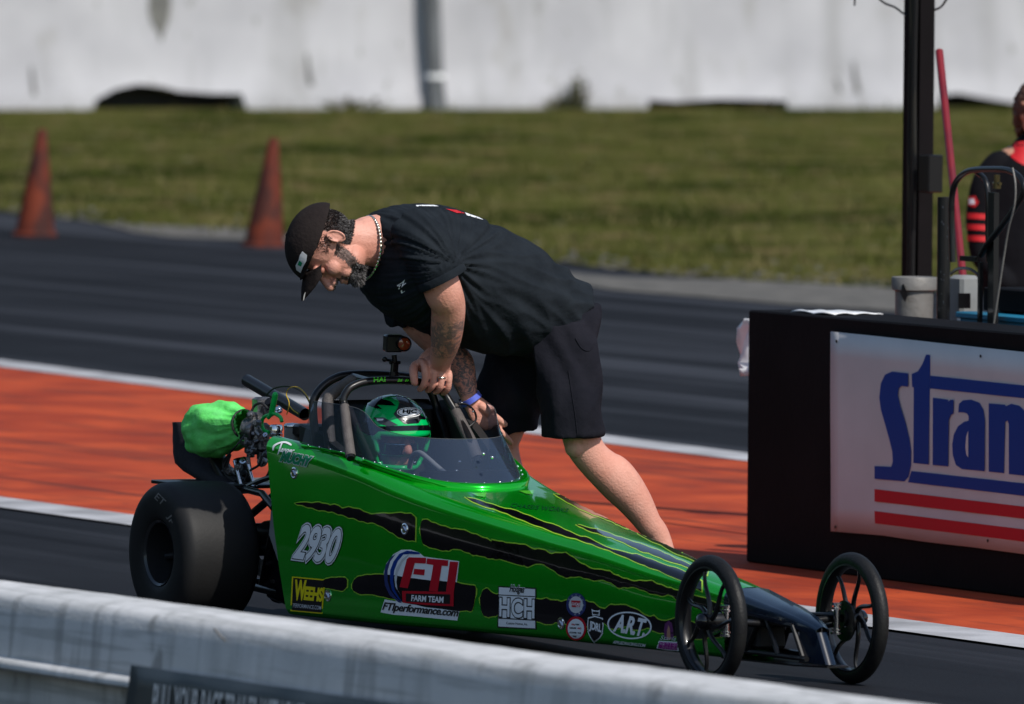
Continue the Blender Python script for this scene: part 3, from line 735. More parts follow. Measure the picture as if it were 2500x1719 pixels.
for i in range(14):
    x, y = rw.uniform(2295, 2314), rw.uniform(500, 760); poly_decal(b, S, [(x, y), (x + rw.uniform(1, 4), y + rw.uniform(0, 3)), (x + rw.uniform(0, 3), y + rw.uniform(3, 9))], 0, .0005, 99)
b.split('paint_chip', [M['galv']], t, smooth=False, fixn=False)
lh = YB + .40
t = thing('hoop_frame', 'black tube frame with a bent hoop handle behind the box at the right', 'frame', trk((tp(2420, 780, lh) - O) @ UT, lh, zs_))
b = MB()
b.tube(cat([tp(*p, lh) for p in ((2326, 640), (2323, 520), (2326, 468), (2339, 437), (2368, 417), (2421, 413), (2462, 416), (2490, 434), (2500, 466), (2476, 510), (2440, 560), (2412, 594), (2394, 624))], 6), .0108, n=12)
b.tube(cat([tp(*p, lh + .03) for p in ((2385, 420), (2405, 440), (2412, 480), (2412, 560), (2414, 640))], 5), .0098, n=10); b.build('hoop_handle', M['black_metal'], t)
b = MB(); q0, q1 = tp(2426, 470, lh + .02), tp(2424, 795, lh + .02); q1[2] = zs_; b.box((q0 + q1) / 2, UT * .022, WT * .01, (q0 - q1) / 2); b.build('upright', M['black_metal'], t, smooth=False)
b = MB(); b.box(tp(2366, 632, lh), UT * .06, WT * .006, Z * .009); q0, q1 = tp(2394, 640, lh), tp(2392, 800, lh); q1[2] = zs_; b.box((q0 + q1) / 2, UT * .007, WT * .007, (q0 - q1) / 2)
b.tube(cat([tp(*p, lh) for p in ((2322, 668), (2335, 658), (2350, 655), (2370, 658), (2388, 672), (2390, 690))], 4), .0055, n=8); b.build('cross_brace', M['black_metal'], t, smooth=False)
b = MB(); b.tube(cat([tp(*p, lh - .03) for p in ((2472, 410), (2479, 450), (2477, 500), (2462, 560), (2449, 640), (2437, 720), (2425, 798))], 5), .0035, n=8); b.build('steel_rod', M['alu_dull'], t)
b = MB(); c = tp(2434, 448, lh - .01); b.tube([c, c + Z * .03], .011, n=12); b.tube([c - Z * .018, c], .014, n=12); b.tube([c - UT * .025, c + UT * .025], .006, n=8); b.build('valve', mat('old_brass', (.16, .12, .05), .4, metal=.8), t)
bc = thing('blue_crate', 'blue plastic crate behind the box under the hoop frame', 'crate', trk((tp(2500, 800, YB + .62) - O) @ UT, YB + .62, zs_))
zt_ = tp(2470, 762, YB + .62)[2]; xq = (tp(2436, 780, YB + .62) - O) @ UT
b = MB(); b.box(trk(xq + .25, YB + .62, (zs_ + zt_) / 2), UT * .25, WT * .15, Z * ((zt_ - zs_) / 2), bev=.006); b.build('crate_body', M['cyan'], bc)
b = MB(); b.box(trk(xq + .25, YB + .62, zt_ - .012), UT * .262, WT * .162, Z * .011, bev=.004); b.build('rim', M['cyan'], bc)
b = MB(); b.box(trk(xq + .30, YB + .66, zt_ + .045), UT * .26, WT * .12, Z * .040, bev=.004); tag(b.build('black_case', M['black_paint'], origin=tuple(trk(xq + .3, YB + .66, zt_ + .005))), 'flat black case lying on top of the blue crate', 'case')

# ================================================================ THE DRAGSTER (car frame: x forward, y away from camera, z up)
CROT = math.atan2(U[1], U[0])
G = thing('junior_dragster', 'glossy green and black junior dragster with a roll cage, number 2930', 'race car', O, CROT)
XW = [.30, .555, 1.045, 1.49, 1.93, 2.37, 2.74, 2.98, 3.2, 3.33, 3.42]; WW = [.34, .33, .29, .235, .18, .135, .102, .085, .064, .042, .016]
XZ = [.40, .62, .80, 1.0, 1.14, 1.3, 1.5, 1.7, 2.0, 2.25, 2.47, 2.73, 2.93, 3.2, 3.3, 3.37, 3.42]; ZS = [.625, .607, .583, .552, .522, .493, .464, .438, .400, .374, .344, .309, .281, .236, .216, .196, .176]
wx = lambda x: float(np.interp(x, XW, WW)); zs = lambda x: float(np.interp(x, XZ, ZS)); zb = lambda x: float(np.interp(x, [.4, 1, 1.5, 2, 3.5], [.058, .061, .066, .069, .072]))
def fit(px, py, s=-1, off=0.):
    y = s * .2
    for i in range(40):
        P = tocar(side(px, py, y)); y = .5 * y + .5 * s * (wx(P[0]) - off)
    return P
def half(x, lo=None):
    """near half section from the bottom edge to the inner end of the shoulder"""
    w_, t, b_ = wx(x), zs(x), (zb(x) if lo is None else lo); k = min(1, w_ / .12); h = t - b_
    pts = [(w_ - .028 * k, b_), (w_ - .010 * k, b_ + .006), (w_ - .001, b_ + .024 * k), (w_ + .003 * k, b_ + h * .25), (w_ + .003 * k, b_ + h * .5), (w_ - .002 * k, b_ + h * .72), (w_ - .007 * k, t - .052 * k)]
    cy, cz, rr = w_ - .052 * k, t - .046 * k, .044 * k
    for a in range(0, 91, 10):
        pts.append((cy + rr * cos(radians(a)) * 1.02, cz + rr * sin(radians(a))))
    return pts
def slant(x, z):   # the raked rear edge
    return x - .165 * (z - .06) / .565 * max(0, 1 - (x - .565) / .7)
stx = list(np.arange(.565, 2.96, .055)) + [2.962]
b = MB()
for s_ in (-1, 1):
    rows = []
    for x in stx:
        row = []
        for j in range(len(half(x))):
            z0 = half(x)[j][1]; xx = slant(x, z0); p = half(xx)[j]; row.append(car(xx, s_ * p[0], p[1]))
        rows.append(row)
    b.grid(rows)
XD = 1.42
rows = []
for x in [XD] + [x for x in stx if x > XD + .01]:
    p = half(x)[-1]; rows.append([car(x, p[0] * q, p[1] + .010 * (1 - q * q)) for q in np.linspace(-1, 1, 15)])
b.grid(rows)
# front deck ruled between the cowl line and the shoulders
cow = [(.80, .268, .588), (.95, .255, .560), (1.07, .232, .533), (1.20, .196, .512), (1.29, .140, .500), (1.335, .07, .496), (1.348, 0, .495)]
cow = cow + [(x, -y, z) for x, y, z in cow[-2::-1]]
cow = [(x, -y, z) for x, y, z in cow]                    # near side first
cowc = cat(cow, 8)
n = len(cowc); outer = []
for i in range(n):
    t = i / (n - 1)
    def rim(x, s): p = half(x)[-1]; return car(x, s * p[0], p[1])
    if t < .36: outer.append(rim(.80 + (XD - .80) * t / .36, -1))
    elif t > .64: outer.append(rim(.80 + (XD - .80) * (1 - t) / .36, 1))
    else:
        q = -1 + 2 * (t - .36) / .28; p = half(XD)[-1]; outer.append(car(XD, p[0] * q, p[1] + .010 * (1 - q * q)))
inner = [car(*p) for p in cowc]
b.grid([[inner[i] + (outer[i] - inner[i]) * k / 6 for i in range(n)] for k in range(7)])
# underside
rows = [[car(x, q * half(x)[0][0], zb(x)) for q in np.linspace(-1, 1, 5)] for x in stx]; b.grid(rows)
body = b.build('body_shell', M['green'], G, angle=50)
body['label'] = 'glossy green body with black claw stripes'
# cowl band that carries the windscreen
base = [(.609, .303, .606), (.806, .272, .592), (.953, .250, .573), (1.068, .222, .551), (1.185, .176, .529), (1.245, .12, .516), (1.278, .06, .512), (1.290, 0, .511)]
base = base + [(x, -y, z) for x, y, z in base[-2::-1]]; base = [(x, -y, z) for x, y, z in base]
cow2 = [(.62, .306, .597)] + [(x, abs(y), z) for x, y, z in cow[:7]]
cow2 = cow2 + [(x, -y, z) for x, y, z in cow2[-2::-1]]; cow2 = [(x, -y if i_ < 999 else y, z - .003) for i_, (x, y, z) in enumerate(cow2)]
bc_ = cat(base, 8); cc_ = cat(cow2, 8); N_ = 113
def rs(c, n):
    d = np.r_[0, np.cumsum(np.linalg.norm(np.diff(c, axis=0), axis=1))]; t = np.linspace(0, d[-1], n); return np.c_[[np.interp(t, d, c[:, k]) for k in range(3)]].T
A_, B_ = rs(bc_, N_), rs(cc_, N_)
rows = []
for k in range(9):
    t = k / 8; r_ = []
    for i in range(N_):
        p = A_[i] * (1 - t) + B_[i] * t; o_ = np.array([A_[i][0] - .9, A_[i][1], 0]); o_ /= np.linalg.norm(o_) + 1e-9
        p = p + o_ * .016 * sin(pi * min(1, t)) * (1 if A_[i][0] > .9 else .25) + np.array([0, 0, .010 * sin(pi * t) * (1 if A_[i][0] > .95 else .2)])
        r_.append(car(*p))
    rows.append(r_)
b = MB(); b.grid(rows); cowl = b.build('windscreen_cowl', M['green'], G, angle=60)
# windscreen
topc = [(.608, .262, .742), (.72, .258, .740), (.859, .245, .733), (.915, .232, .715), (.955, .218, .680), (1.00, .20, .664), (1.08, .168, .652), (1.135, .12, .647), (1.170, .06, .645), (1.182, 0, .645)]
topc = topc + [(x, -y, z) for x, y, z in topc[-2::-1]]; topc = [(x, -y, z) for x, y, z in topc]
T_ = rs(cat(topc, 8), N_)
b = MB(); b.grid([[car(*(A_[i] * (1 - k / 6) + T_[i] * k / 6)) for i in range(N_)] for k in range(7)])
scr = b.build('windscreen', M['glass'], G, angle=None)
b = MB(); b.tube([car(*p) for p in T_], .0009, n=6); b.build('edge_trim', mat('screen_edge', (.10, .11, .12), .3), scr)
for i in range(3, N_ - 2, 4):
    p = car(*(A_[i] * .93 + B_[i] * .07)); o_ = A_[i] - np.array([.8, 0, .3]); o_ /= np.linalg.norm(o_)
    b = MB(); c_ = p + (U * o_[0] + W * o_[1] + Z * .3) * .006; b.ell(c_, U * .0036, W * .0036, Z * .0036, 8, 6); b.build('rivet', M['chrome'], scr)
# nose cone
lowpx = [(1776, 1490), (1823, 1501), (1860, 1511), (1888, 1520), (1942, 1534), (1967, 1546), (1979, 1562), (1988, 1597), (2016, 1616)]
lowp = [fit(*p) for p in lowpx]; lx, lz = [p[0] for p in lowp], [p[2] for p in lowp]
lx[0] = 2.94
b = MB(); nx = list(np.linspace(2.955, 3.40, 26))
nt_ = lambda x: zs(x)
for s_ in (-1, 1):
    rows = []
    for x in nx:
        w_, t = wx(x) + .001, zs(x) + .001; lo = float(np.interp(x, lx, lz)); lo = min(lo, t - .03); k = min(1, w_ / .12)
        cy, cz, rr = w_ - .040 * k, t - .036 * k, .036 * k
        row = [car(x, s_ * w_ * .985, lo), car(x, s_ * w_, lo + (cz - lo) * .3), car(x, s_ * w_, lo + (cz - lo) * .7)] + [car(x, s_ * (cy + rr * 1.05 * cos(radians(a))), cz + rr * sin(radians(a))) for a in range(0, 91, 15)]
        rows.append(row)
    b.grid(rows)
rows = []
for x in nx:
    k = min(1, (wx(x) + .001) / .12); c_ = wx(x) + .001 - .040 * k; rows.append([car(x, c_ * q, zs(x) + .001 + .006 * (1 - q * q)) for q in np.linspace(-1, 1, 9)])
b.grid(rows)
# blunt raked front face
fr = lambda z: 3.40 + .055 * (1 - (z - .085) / .09)
rows = []
for z in np.linspace(.175, .082, 8): rows.append([car(fr(z) - .006 * q * q, .0175 * q, z) for q in np.linspace(-1, 1, 9)])
b.grid(rows)
for s_ in (-1, 1):
    rows = [[car(3.33 + (fr(z) - .006 - 3.33) * q, s_ * (.040 + (.0175 - .040) * q), z) for q in (0, .5, 1)] for z in np.linspace(.178, .082, 8)]; b.grid(rows)
b.build('nose_cone', M['nose'], G, angle=60)
b = MB(); b.plate([car(2.93, -.08, .074), car(3.30, -.045, .074), car(3.46, -.018, .078), car(3.47, .05, .078), car(3.44, .06, .078), car(3.30, .045, .074), car(2.93, .08, .074)], Z, .005); b.build('floor_pan', M['black_metal'], G, smooth=False)
# chassis tubes seen under the nose and behind the body
b = MB()
for s_ in (-1, 1):
    b.tube([car(2.7, s_ * .07, .10), car(3.38, s_ * .042, .095)], .009, n=8); b.tube([car(2.7, s_ * .07, .22), car(3.30, s_ * .045, .19)], .009, n=8)
    b.tube([car(3.05, s_ * .06, .10), car(3.12, s_ * .055, .20)], .008, n=8); b.tube([car(3.22, s_ * .05, .10), car(3.16, s_ * .055, .20)], .008, n=8); b.tube([car(3.36, s_ * .04, .09), car(3.30, s_ * .045, .19)], .008, n=8)
    b.tube([car(.62, s_ * .24, .10), car(-.12, s_ * .17, .12)], .013, n=10); b.tube([car(.62, s_ * .24, .42), car(.25, s_ * .19, .44), car(-.10, s_ * .17, .30)], .013, n=10)
    b.tube([car(.25, s_ * .19, .44), car(.10, s_ * .18, .12)], .011, n=10); b.tube([car(.50, s_ * .22, .40), car(.30, s_ * .2, .11)], .011, n=10)
b.tube([car(.25, -.19, .44), car(.25, .19, .44)], .012, n=10); b.tube([car(-.11, -.17, .12), car(-.11, .17, .12)], .012, n=10); b.tube([car(-.10, -.17, .30), car(-.10, .17, .30)], .012, n=10)
b.split('chassis_tube', M['black_metal'], G)
b = MB(); b.box(car(3.0, 0, .15), U * .10, W * .05, Z * .045, bev=.01); b.build('pedal_box', M['black_matte'], G)
# black pedal-side sheet behind the body edge
b = MB(); b.plate([car(.66, -.285, .10), car(.34, -.25, .10), car(.30, -.24, .20), car(.36, -.26, .34), car(.34, -.26, .42), car(.46, -.285, .46), car(.56, -.285, .40)], -W, .004); b.build('side_plate', M['black_gloss'], G)
b = MB(); b.plate([tocar_ for tocar_ in (car(.33, -.262, .44), car(.31, -.262, .30), car(.40, -.275, .22), car(.50, -.29, .30), car(.47, -.29, .46))], -W, .003); b.build('heat_shield', M['galv'], G)
# rear wheels
M['rim'] = mat('satin_black_rim', (.030, .031, .034), .30, metal=.4, coat=.5)
def rear_wheel(s_):
    yo = s_ * .512; ax = W * -s_; c_ = car(0, yo, .229)
    b = MB(); b.lathe(c_, ax, [(.026, .100), (.018, .108), (.010, .106), (.016, .098), (.040, .096), (.10, .094), (.118, .088), (.124, .070), (.122, .03), (.105, .026), (.105, 0)], n=56)
    for k in range(5):
        a = 2 * pi * k / 5 + .4; d = U * cos(a) + Z * sin(a); b.tube([c_ + ax * .12 + d * .05, c_ + ax * .112 + d * .05], .006, n=6)
    b.lathe(c_, ax, [(.124, .05), (.20, .09), (.214, .098), (.222, .106), (.226, .100)], n=56)
    for k in range(6):
        a = 2 * pi * k / 6 + .2; d = U * cos(a) + Z * sin(a); b.tube([c_ + ax * .108 + d * .022, c_ + ax * .098 + d * .060, c_ + ax * .085 + d * .092], [.012, .009, .011], n=8)
    rim_ = b.build('rear_wheel', M['rim'], G)
    b = MB(); pr = [(.022, .100), (.008, .112), (.001, .135), (-.001, .165), (.001, .190), (.009, .2105), (.024, .2235), (.045, .2275), (.08, .2288), (.12, .229), (.16, .2288), (.195, .2275), (.216, .2235), (.231, .2105), (.239, .190), (.241, .165), (.239, .135), (.232, .112), (.218, .100)]
    b.lathe(c_, ax, cat([(p[0] * 1.15, p[1]) for p in pr], 3), n=96); ty = b.build('tyre', M['rubber'], rim_, angle=60)
    return rim_, ty
rw_, ty_ = rear_wheel(-1); rear_wheel(1)
b = MB(); S = Surf(ty_)
text_decal(b, S, 'ET', (377, 1216), (397, 1236), (387, 1203), [(0, 0)], base=.01, off=.0012); text_decal(b, S, 'Jr', (405, 1262), (413, 1285), (418, 1252), [(0, 0)], base=.01, off=.0012)
b.split('sidewall_lettering', [mat('worn_grey_lettering', (.17, .16, .15), .7)], rw_, smooth=False, fixn=False)
b = MB(); b.tube([car(0, -.40, .229), car(0, .40, .229)], .018, n=14); b.lathe(car(0, .16, .229), W, [(0, .03), (0, .11), (.008, .11), (.008, .03)], n=40); b.build('rear_axle', M['black_metal'], G)
b = MB(); b.lathe(car(0, -.13, .229), W, [(0, .03), (0, .085), (.005, .085), (.005, .03)], n=36); b.build('brake_disc', M['alu'], G)
# front wheels
def front_wheel(x, y, s_, R_=.198, turn=0.):
    c_ = car(x, y, R_); ax = W * s_
    ax = ax * cos(turn) + U * sin(turn); e1 = np.cross(Z, ax); e1 /= np.linalg.norm(e1)
    b = MB(); ri = .149
    b.lathe(c_, ax, [(-.019, .168), (-.021, .158), (-.014, ri + .004), (0, ri), (.014, ri + .004), (.021, .158), (.019, .168)], n=72)
    for k in range(7):
        a0 = 2 * pi * k / 7 + .25; pts = []
        for q in np.linspace(0, 1, 9):
            rr = .020 + (ri - .016) * q; aa = a0 + 1.05 * sin(q * pi * .5) * 1.0 * (1 - .35 * q); aa *= 1
            pts.append(c_ + (e1 * cos(aa) + Z * sin(aa)) * rr + ax * .010 * (1 - q))
        b.tube(pts, list(np.linspace(.0085, .0060, 9)), n=8, side_dir=ax, rb=list(np.linspace(.008, .0055, 9)))
    b.lathe(c_, ax, [(-.035, .012), (-.035, .024), (.02, .026), (.028, .024)], n=24)
    o = b.build('front_wheel', M['black_metal'], G)
    b = MB(); pr = [(.0225 * cos(t), .1745 + .0235 * sin(t)) for t in np.linspace(-.95, pi + .95, 22)]; b.lathe(c_, ax, pr, n=110); b.build('tyre', M['rubber_thin'], o, angle=60)
    b = MB(); b.lathe(c_, ax, [(.026, .026), (.038, .024), (.046, .016), (.050, .0)], n=20)
    b.build('hub_cap', M['black_gloss'], o)
    return c_, ax, e1
FX, FY = 3.140, .232
cL, axL, _ = front_wheel(FX - .005, -FY, -1); cR, axR, _ = front_wheel(FX + .03, FY + .003, 1)
b = MB(); b.tube([car(FX, -FY + .03, .198), car(FX, -.05, .185), car(FX, .05, .185), car(FX, FY - .03, .198)], .011, n=12); b.build('front_axle', M['black_metal'], G)
for s_ in (-1, 1):
    b = MB(); c_ = car(FX + (.03 if s_ > 0 else 0), s_ * (FY - .05), .198)
    b.tube([c_ - Z * .045, c_ + Z * .045], .010, n=12); b.tube([c_ + Z * .040, c_ + Z * .047], .019, n=16); b.tube([c_ + Z * .028, c_ + Z * .034], .017, n=16); b.tube([c_ - Z * .047, c_ - Z * .040], .019, n=16); b.tube([c_ - Z * .036, c_ - Z * .031], .016, n=16)
    b.build('steering_knuckle', M['chrome'], G)
    b = MB(); b.tube([c_ - U * .01 - Z * .02, car(FX - .35, s_ * .06, .12)], .007, n=8); b.tube([c_ + Z * .01, car(FX - .30, s_ * .06, .20)], .007, n=8); b.build('radius_rod', M['chrome' if s_ < 0 else 'black_metal'], G)
b = MB(); c_ = car(FX + .03, FY - .025, .19); b.lathe(c_, W, [(0, .02), (0, .062), (.006, .062), (.006, .02)], n=36); b.build('brake_disc', M['black_metal'], G)
# roll cage
hb = [(856, 1120, .95), (848, 1050, .87), (841, 992, .81), (838, 974, .80), (850, 952, .80), (866, 941, .80), (890, 933, .80), (930, 929, .80), (980, 929, .80), (1025, 933, .80), (1060, 944, .80), (1085, 963, .80), (1100, 985, .815), (1116, 1012, .84), (1134, 1045, .89), (1150, 1080, .94), (1168, 1130, 1.0)]
b = MB(); b.tube(cat([sect(*p) for p in hb], 6), .0128, n=16); cageB = b.build('roll_cage', M['black_metal'], G)
ha = [(775, 1100, .62), (768, 1050, .61), (764, 995, .60), (770, 968, .60), (788, 944, .60), (815, 925, .60), (845, 916, .60), (890, 914, .60), (945, 916, .60), (1000, 921, .60), (1035, 934, .60), (1055, 962, .61), (1068, 1000, .62), (1082, 1040, .66), (1092, 1080, .70)]
b = MB(); b.tube(cat([sect(*p) for p in ha], 6), .0135, n=16)
b.tube([sect(858, 918, .60), sect(905, 931, .80)], .011, n=12); b.tube([sect(1010, 924, .60), sect(1060, 942, .80)], .011, n=12)
b.build('rear_hoop', M['black_metal'], G)
b = MB(); b.plate([sect(848, 913, .60), sect(945, 913, .60), sect(1000, 926, .79), sect(925, 926, .79)], Z, .004); b.build('gusset_plate', M['black_gloss'], G)
b = MB(); b.tube(cat([sect(*p) for p in ((858, 929, .70), (838, 942, .68), (812, 962, .66), (800, 982, .66), (802, 1040, .68), (808, 1110, .72))], 6), [.019] * 31, n=14, dome=True); b.build('cage_padding', M['pad'], G)
b = MB(); b.tube([sect(*p) for p in ((1107, 993, .815), (1125, 1030, .86), (1150, 1080, .93), (1166, 1122, .99))], [.0165, .018, .020, .021], n=16); b.build('cage_padding', M['pad'], G)
b = MB(); b.tube([sect(*p) for p in ((841, 992, .81), (846, 1040, .86), (856, 1115, .94))], [.0155, .016, .017], n=16); b.build('cage_padding', M['pad'], G)
b = MB(); b.tube(cat([sect(*p) for p in ((1118, 985, .85), (1140, 988, .85), (1158, 1004, .85), (1162, 1024, .85), (1150, 1038, .85), (1138, 1044, .85))], 5), .0036, n=8); b.build('latch_loop', M['black_metal'], G)
for (x, y, xx) in ((1127, 983, .845), (1155, 1005, .86), (1137, 1036, .87)):
    b = MB(); c_ = sect(x, y, xx); b.ell(c_, U * .004, W * .004, Z * .004, 8, 6); b.build('latch_bolt', M['chrome'], G)
S = Surf(cageB); b = MB()
text_decal(b, S, 'HAI', (912, 933), (941, 931.5), (912, 922), [(.0, 0)], base=.03, off=.0006)
text_decal(b, S, '26', (969, 932), (981, 932), (971, 925), [(.0, 0)], base=.03, off=.0006, shear=.2); text_decal(b, S, '#1', (988, 932), (1003, 933), (989, 925), [(.0, 0)], base=.03, off=.0006, shear=.1)
b.split('cage_lettering', [mat('neon_green_vinyl', (.10, .75, .02), .4)], G, smooth=False, fixn=False)
# cockpit interior
b = MB(); b.box(car(.78, 0, .09), U * .36, W * .25, Z * .006); b.box(car(.50, 0, .34), U * .012, W * .25, Z * .24); b.box(car(.56, 0, .52), U * .04, W * .20, Z * .22, bev=.03)
b.build('seat', M['black_matte'], G)
b = MB(); b.plate([car(.50, .235, .45), car(.50, .235, .73), car(.62, .235, .74), car(.80, .225, .68), (car(.98, .20, .60)), car(1.0, .20, .45)], W, .03); b.build('side_bolster', M['black_matte'], G)
b = MB(); b.plate([car(.52, -.235, .45), car(.52, -.235, .66), car(.66, -.235, .64), car(.80, -.23, .59), car(.80, -.23, .45)], W, .03); b.build('side_bolster', M['black_matte'], G)
b = MB(); b.box(car(1.16, 0, .46), U * .006, W * .17, Z * .085, bev=.003); b.build('dash_panel', M['black_metal'], G)
b = MB(); b.tube(cat([side(*p) for p in ((1000, 1143, -.06), (1004, 1122, -.06), (1012, 1109, -.06), (1026, 1106, -.06), (1045, 1120, -.06), (1075, 1146, -.05), (1108, 1170, -.04))], 5), .0085, n=10); b.build('steering_handle', M['galv'], G)
b = MB()
for (x, y) in ((1012, 1130), (1122, 1128), (1115, 1150), (1180, 1108), (1201, 1117)): b.ell(side(x, y, 0), U * .006, W * .006, Z * .006, 8, 6)
b.split('harness_buckle', M['chrome'], G)
# engine group
def E_(px, py, y): return side(px, py, y)
b = MB(); b.box(car(.20, .0, .30), U * .13, W * .12, Z * .13, bev=.02); b.box(car(.16, 0, .46), U * .09, W * .09, Z * .06, bev=.015)
for k in range(7): b.box(car(.16, 0, .40 + k * .016), U * .10, W * .10, Z * .003)
b.tube([car(.05, -.13, .28), car(.30, -.13, .28)], .05, n=18); b.build('engine_block', M['black_metal'], G)
b = MB(); c_ = car(.22, -.19, .16); b.lathe(c_, W, [(0, .01), (0, .085), (.012, .088), (.024, .085), (.024, .01)], n=40); b.lathe(car(.42, -.21, .12), W, [(0, .01), (0, .05), (.02, .05), (.02, .01)], n=30)
b.tube([car(.2, -.2, .10), car(.42, -.22, .08)], .012, n=10); b.build('clutch_guard', M['black_gloss'], G)
rr_ = random.Random(12); b = MB()
for (x, y, yy, r0) in ((621, 1026, -.16, .026), (632, 1056, -.15, .032), (606, 1068, -.18, .026), (618, 1090, -.16, .026), (640, 1084, -.14, .022), (640, 992, -.12, .030), (612, 1108, -.15, .012), (640, 1112, -.14, .016)):
    b.box(E_(x, y, yy), U * r0 * .9, W * r0 * .9, Z * r0, bev=r0 * .25)
for k in range(16):
    x, y = rr_.uniform(600, 650), rr_.uniform(1010, 1112); c_ = E_(x, y, -.195 + rr_.uniform(-.01, .02)); d = np.array([rr_.uniform(-1, 1), rr_.uniform(-1, 1), rr_.uniform(-1, 1)]); d /= np.linalg.norm(d)
    b.tube([c_ - d * .008, c_ + d * .012], rr_.uniform(.004, .009), n=8)
b.tube([E_(598, 1045, -.19), E_(622, 1050, -.17)], .034, n=24); b.build('carburettor', M['alu'], G)
# lime cloth cover drawn tight at its neck
def lime(u, v):
    pass
c_ = E_(532, 1053, -.20); ax = (E_(612, 1040, -.19) - E_(480, 1062, -.21)); Lx = np.linalg.norm(ax); ax /= Lx; s1 = np.cross(ax, Z); s1 /= np.linalg.norm(s1); s2 = np.cross(s1, ax)
p0 = E_(468, 1058, -.21); rows = []; nn_ = 64
for i, (t, r) in enumerate(cat([(0, 0.001), (.02, .035), (.08, .062), (.2, .079), (.30, .088), (.45, .090), (.60, .084), (.74, .071), (.86, .056), (.95, .046), (1.0, .042), (1.03, .046)], 4)):
    row = []
    for k in range(nn_):
        a = 2 * pi * k / nn_; q = max(0, (t - .35) / .65)
        pl = .0032 * q ** 1.5 * sin(a * 17 + 1.6 * sin(a * 3)) + .0022 * q * sin(a * 29 + 2 + 3 * sin(a * 2))
        low = .011 * noise.noise(Vector((cos(a) * 1.6, sin(a) * 1.6, t * 3))) + .004 * noise.noise(Vector((cos(a) * 4, sin(a) * 4, t * 7)))
        rad = max(.0005, r + (pl + low * 1.6) * min(1, r / .05)); row.append(p0 + ax * t * Lx + (s1 * cos(a) + s2 * sin(a)) * rad)
    rows.append(row)
b = MB(); b.grid(rows, closed_u=True); b.build('air_intake_cover', M['lime_cloth'], G, angle=None)
b = MB(); b.tube([p0 + ax * Lx * .985 + (s1 * cos(a) + s2 * sin(a)) * .047 for a in np.linspace(0, 2 * pi, 33)[:-1]], .004, n=6, closed=True); b.tube(cat([E_(*p) for p in ((598, 1062, -.25), (580, 1085, -.29), (566, 1100, -.29), (556, 1118, -.27), (548, 1140, -.25))], 4), .003, n=6); b.build('drawstring', M['black_matte'], G)
b = MB(); rows = []
for i, (x0, x1, y) in enumerate(((452, 490, 1030), (450, 500, 1045), (446, 510, 1075), (445, 520, 1105), (450, 530, 1130), (468, 560, 1150), (495, 590, 1166), (520, 600, 1178))):
    A0, A1 = E_(x0, y, -.14), E_(x1, y, -.14); cc0 = (A0 + A1) / 2; rx = np.linalg.norm(A1 - A0) / 2
    rows.append([cc0 + U * 0 + (A1 - A0) / 2 * cos(2 * pi * k / 28) * (1 + .06 * sin(k * 2.3 + i)) + W * .07 * sin(2 * pi * k / 28) for k in range(28)])
b.grid(rows, closed_u=True); b.add([rows[0][k] for k in range(28)], [tuple(range(28))]); b.add([rows[-1][k] for k in range(28)], [tuple(range(28))]); b.build('parachute_bag', M['black_cloth'], G)
for (p, q, r) in (((572, 1125, -.2), (588, 1185, -.2), .007), ((606, 1135, -.2), (621, 1186, -.2), .007), ((560, 1110, -.18), (548, 1150, -.18), .010)):
    b = MB(); b.tube([E_(*p), E_(*q)], r * .75, n=10); b.ell(E_(*q), U * .010, W * .010, Z * .006, 10, 6); b.build('linkage_rod', M['chrome'] if r < .009 else M['alu'], G)
for (x, y, yy, r0, m_) in ((595, 1125, -.17, .013, 'chrome'), (560, 1150, -.19, .012, 'alu'), (640, 1128, -.17, .016, 'alu'), (600, 1160, -.16, .02, 'black_metal'), (655, 1090, -.2, .010, 'chrome'), (648, 1062, -.2, .008, 'chrome'), (612, 1012, -.19, .012, 'alu'), (660, 985, -.12, .018, 'black_metal'), (680, 1000, -.1, .012, 'chrome'), (580, 1140, -.2, .010, 'alu')):
    b = MB(); c_ = E_(x, y, yy); b.lathe(c_, U * .5 + W * -.7 + Z * rr_.uniform(-.4, .6), [(-r0, 0), (-r0, r0 * .8), (-r0 * .3, r0 * .8), (-r0 * .25, r0), (r0 * .4, r0), (r0 * .45, r0 * .6), (r0, r0 * .5), (r0, 0)], n=12); b.build('engine_fitting', M[m_], G)
for pts_ in (((640, 1110, -.19), (632, 1135, -.2), (610, 1150, -.2), (598, 1175, -.2)), ((655, 1000, -.15), (640, 985, -.16), (622, 990, -.17), (612, 1010, -.18)), ((650, 1100, -.18), (662, 1130, -.2), (650, 1165, -.2), (625, 1180, -.2)), ((560, 1110, -.2), (545, 1130, -.2), (552, 1160, -.2), (575, 1175, -.2))):
    b = MB(); b.tube(cat([E_(*p) for p in pts_], 5), .0042, n=8); b.build('hose', M['black_matte'], G)
for k in range(5):
    b = MB(); b.tube([car(.30 + .05 * k, -.245, .15 + .06 * k), car(.32 + .05 * k, -.245, .15 + .06 * k)], .006, n=8); b.build('frame_bolt', M['chrome'], G)
b = MB(); b.tube([E_(530, 1120, -.16), E_(560, 1180, -.16)], .03, n=12); b.tube([E_(590, 1120, -.12), E_(600, 1200, -.12)], .028, n=12); b.build('intake_bracket', M['black_metal'], G)
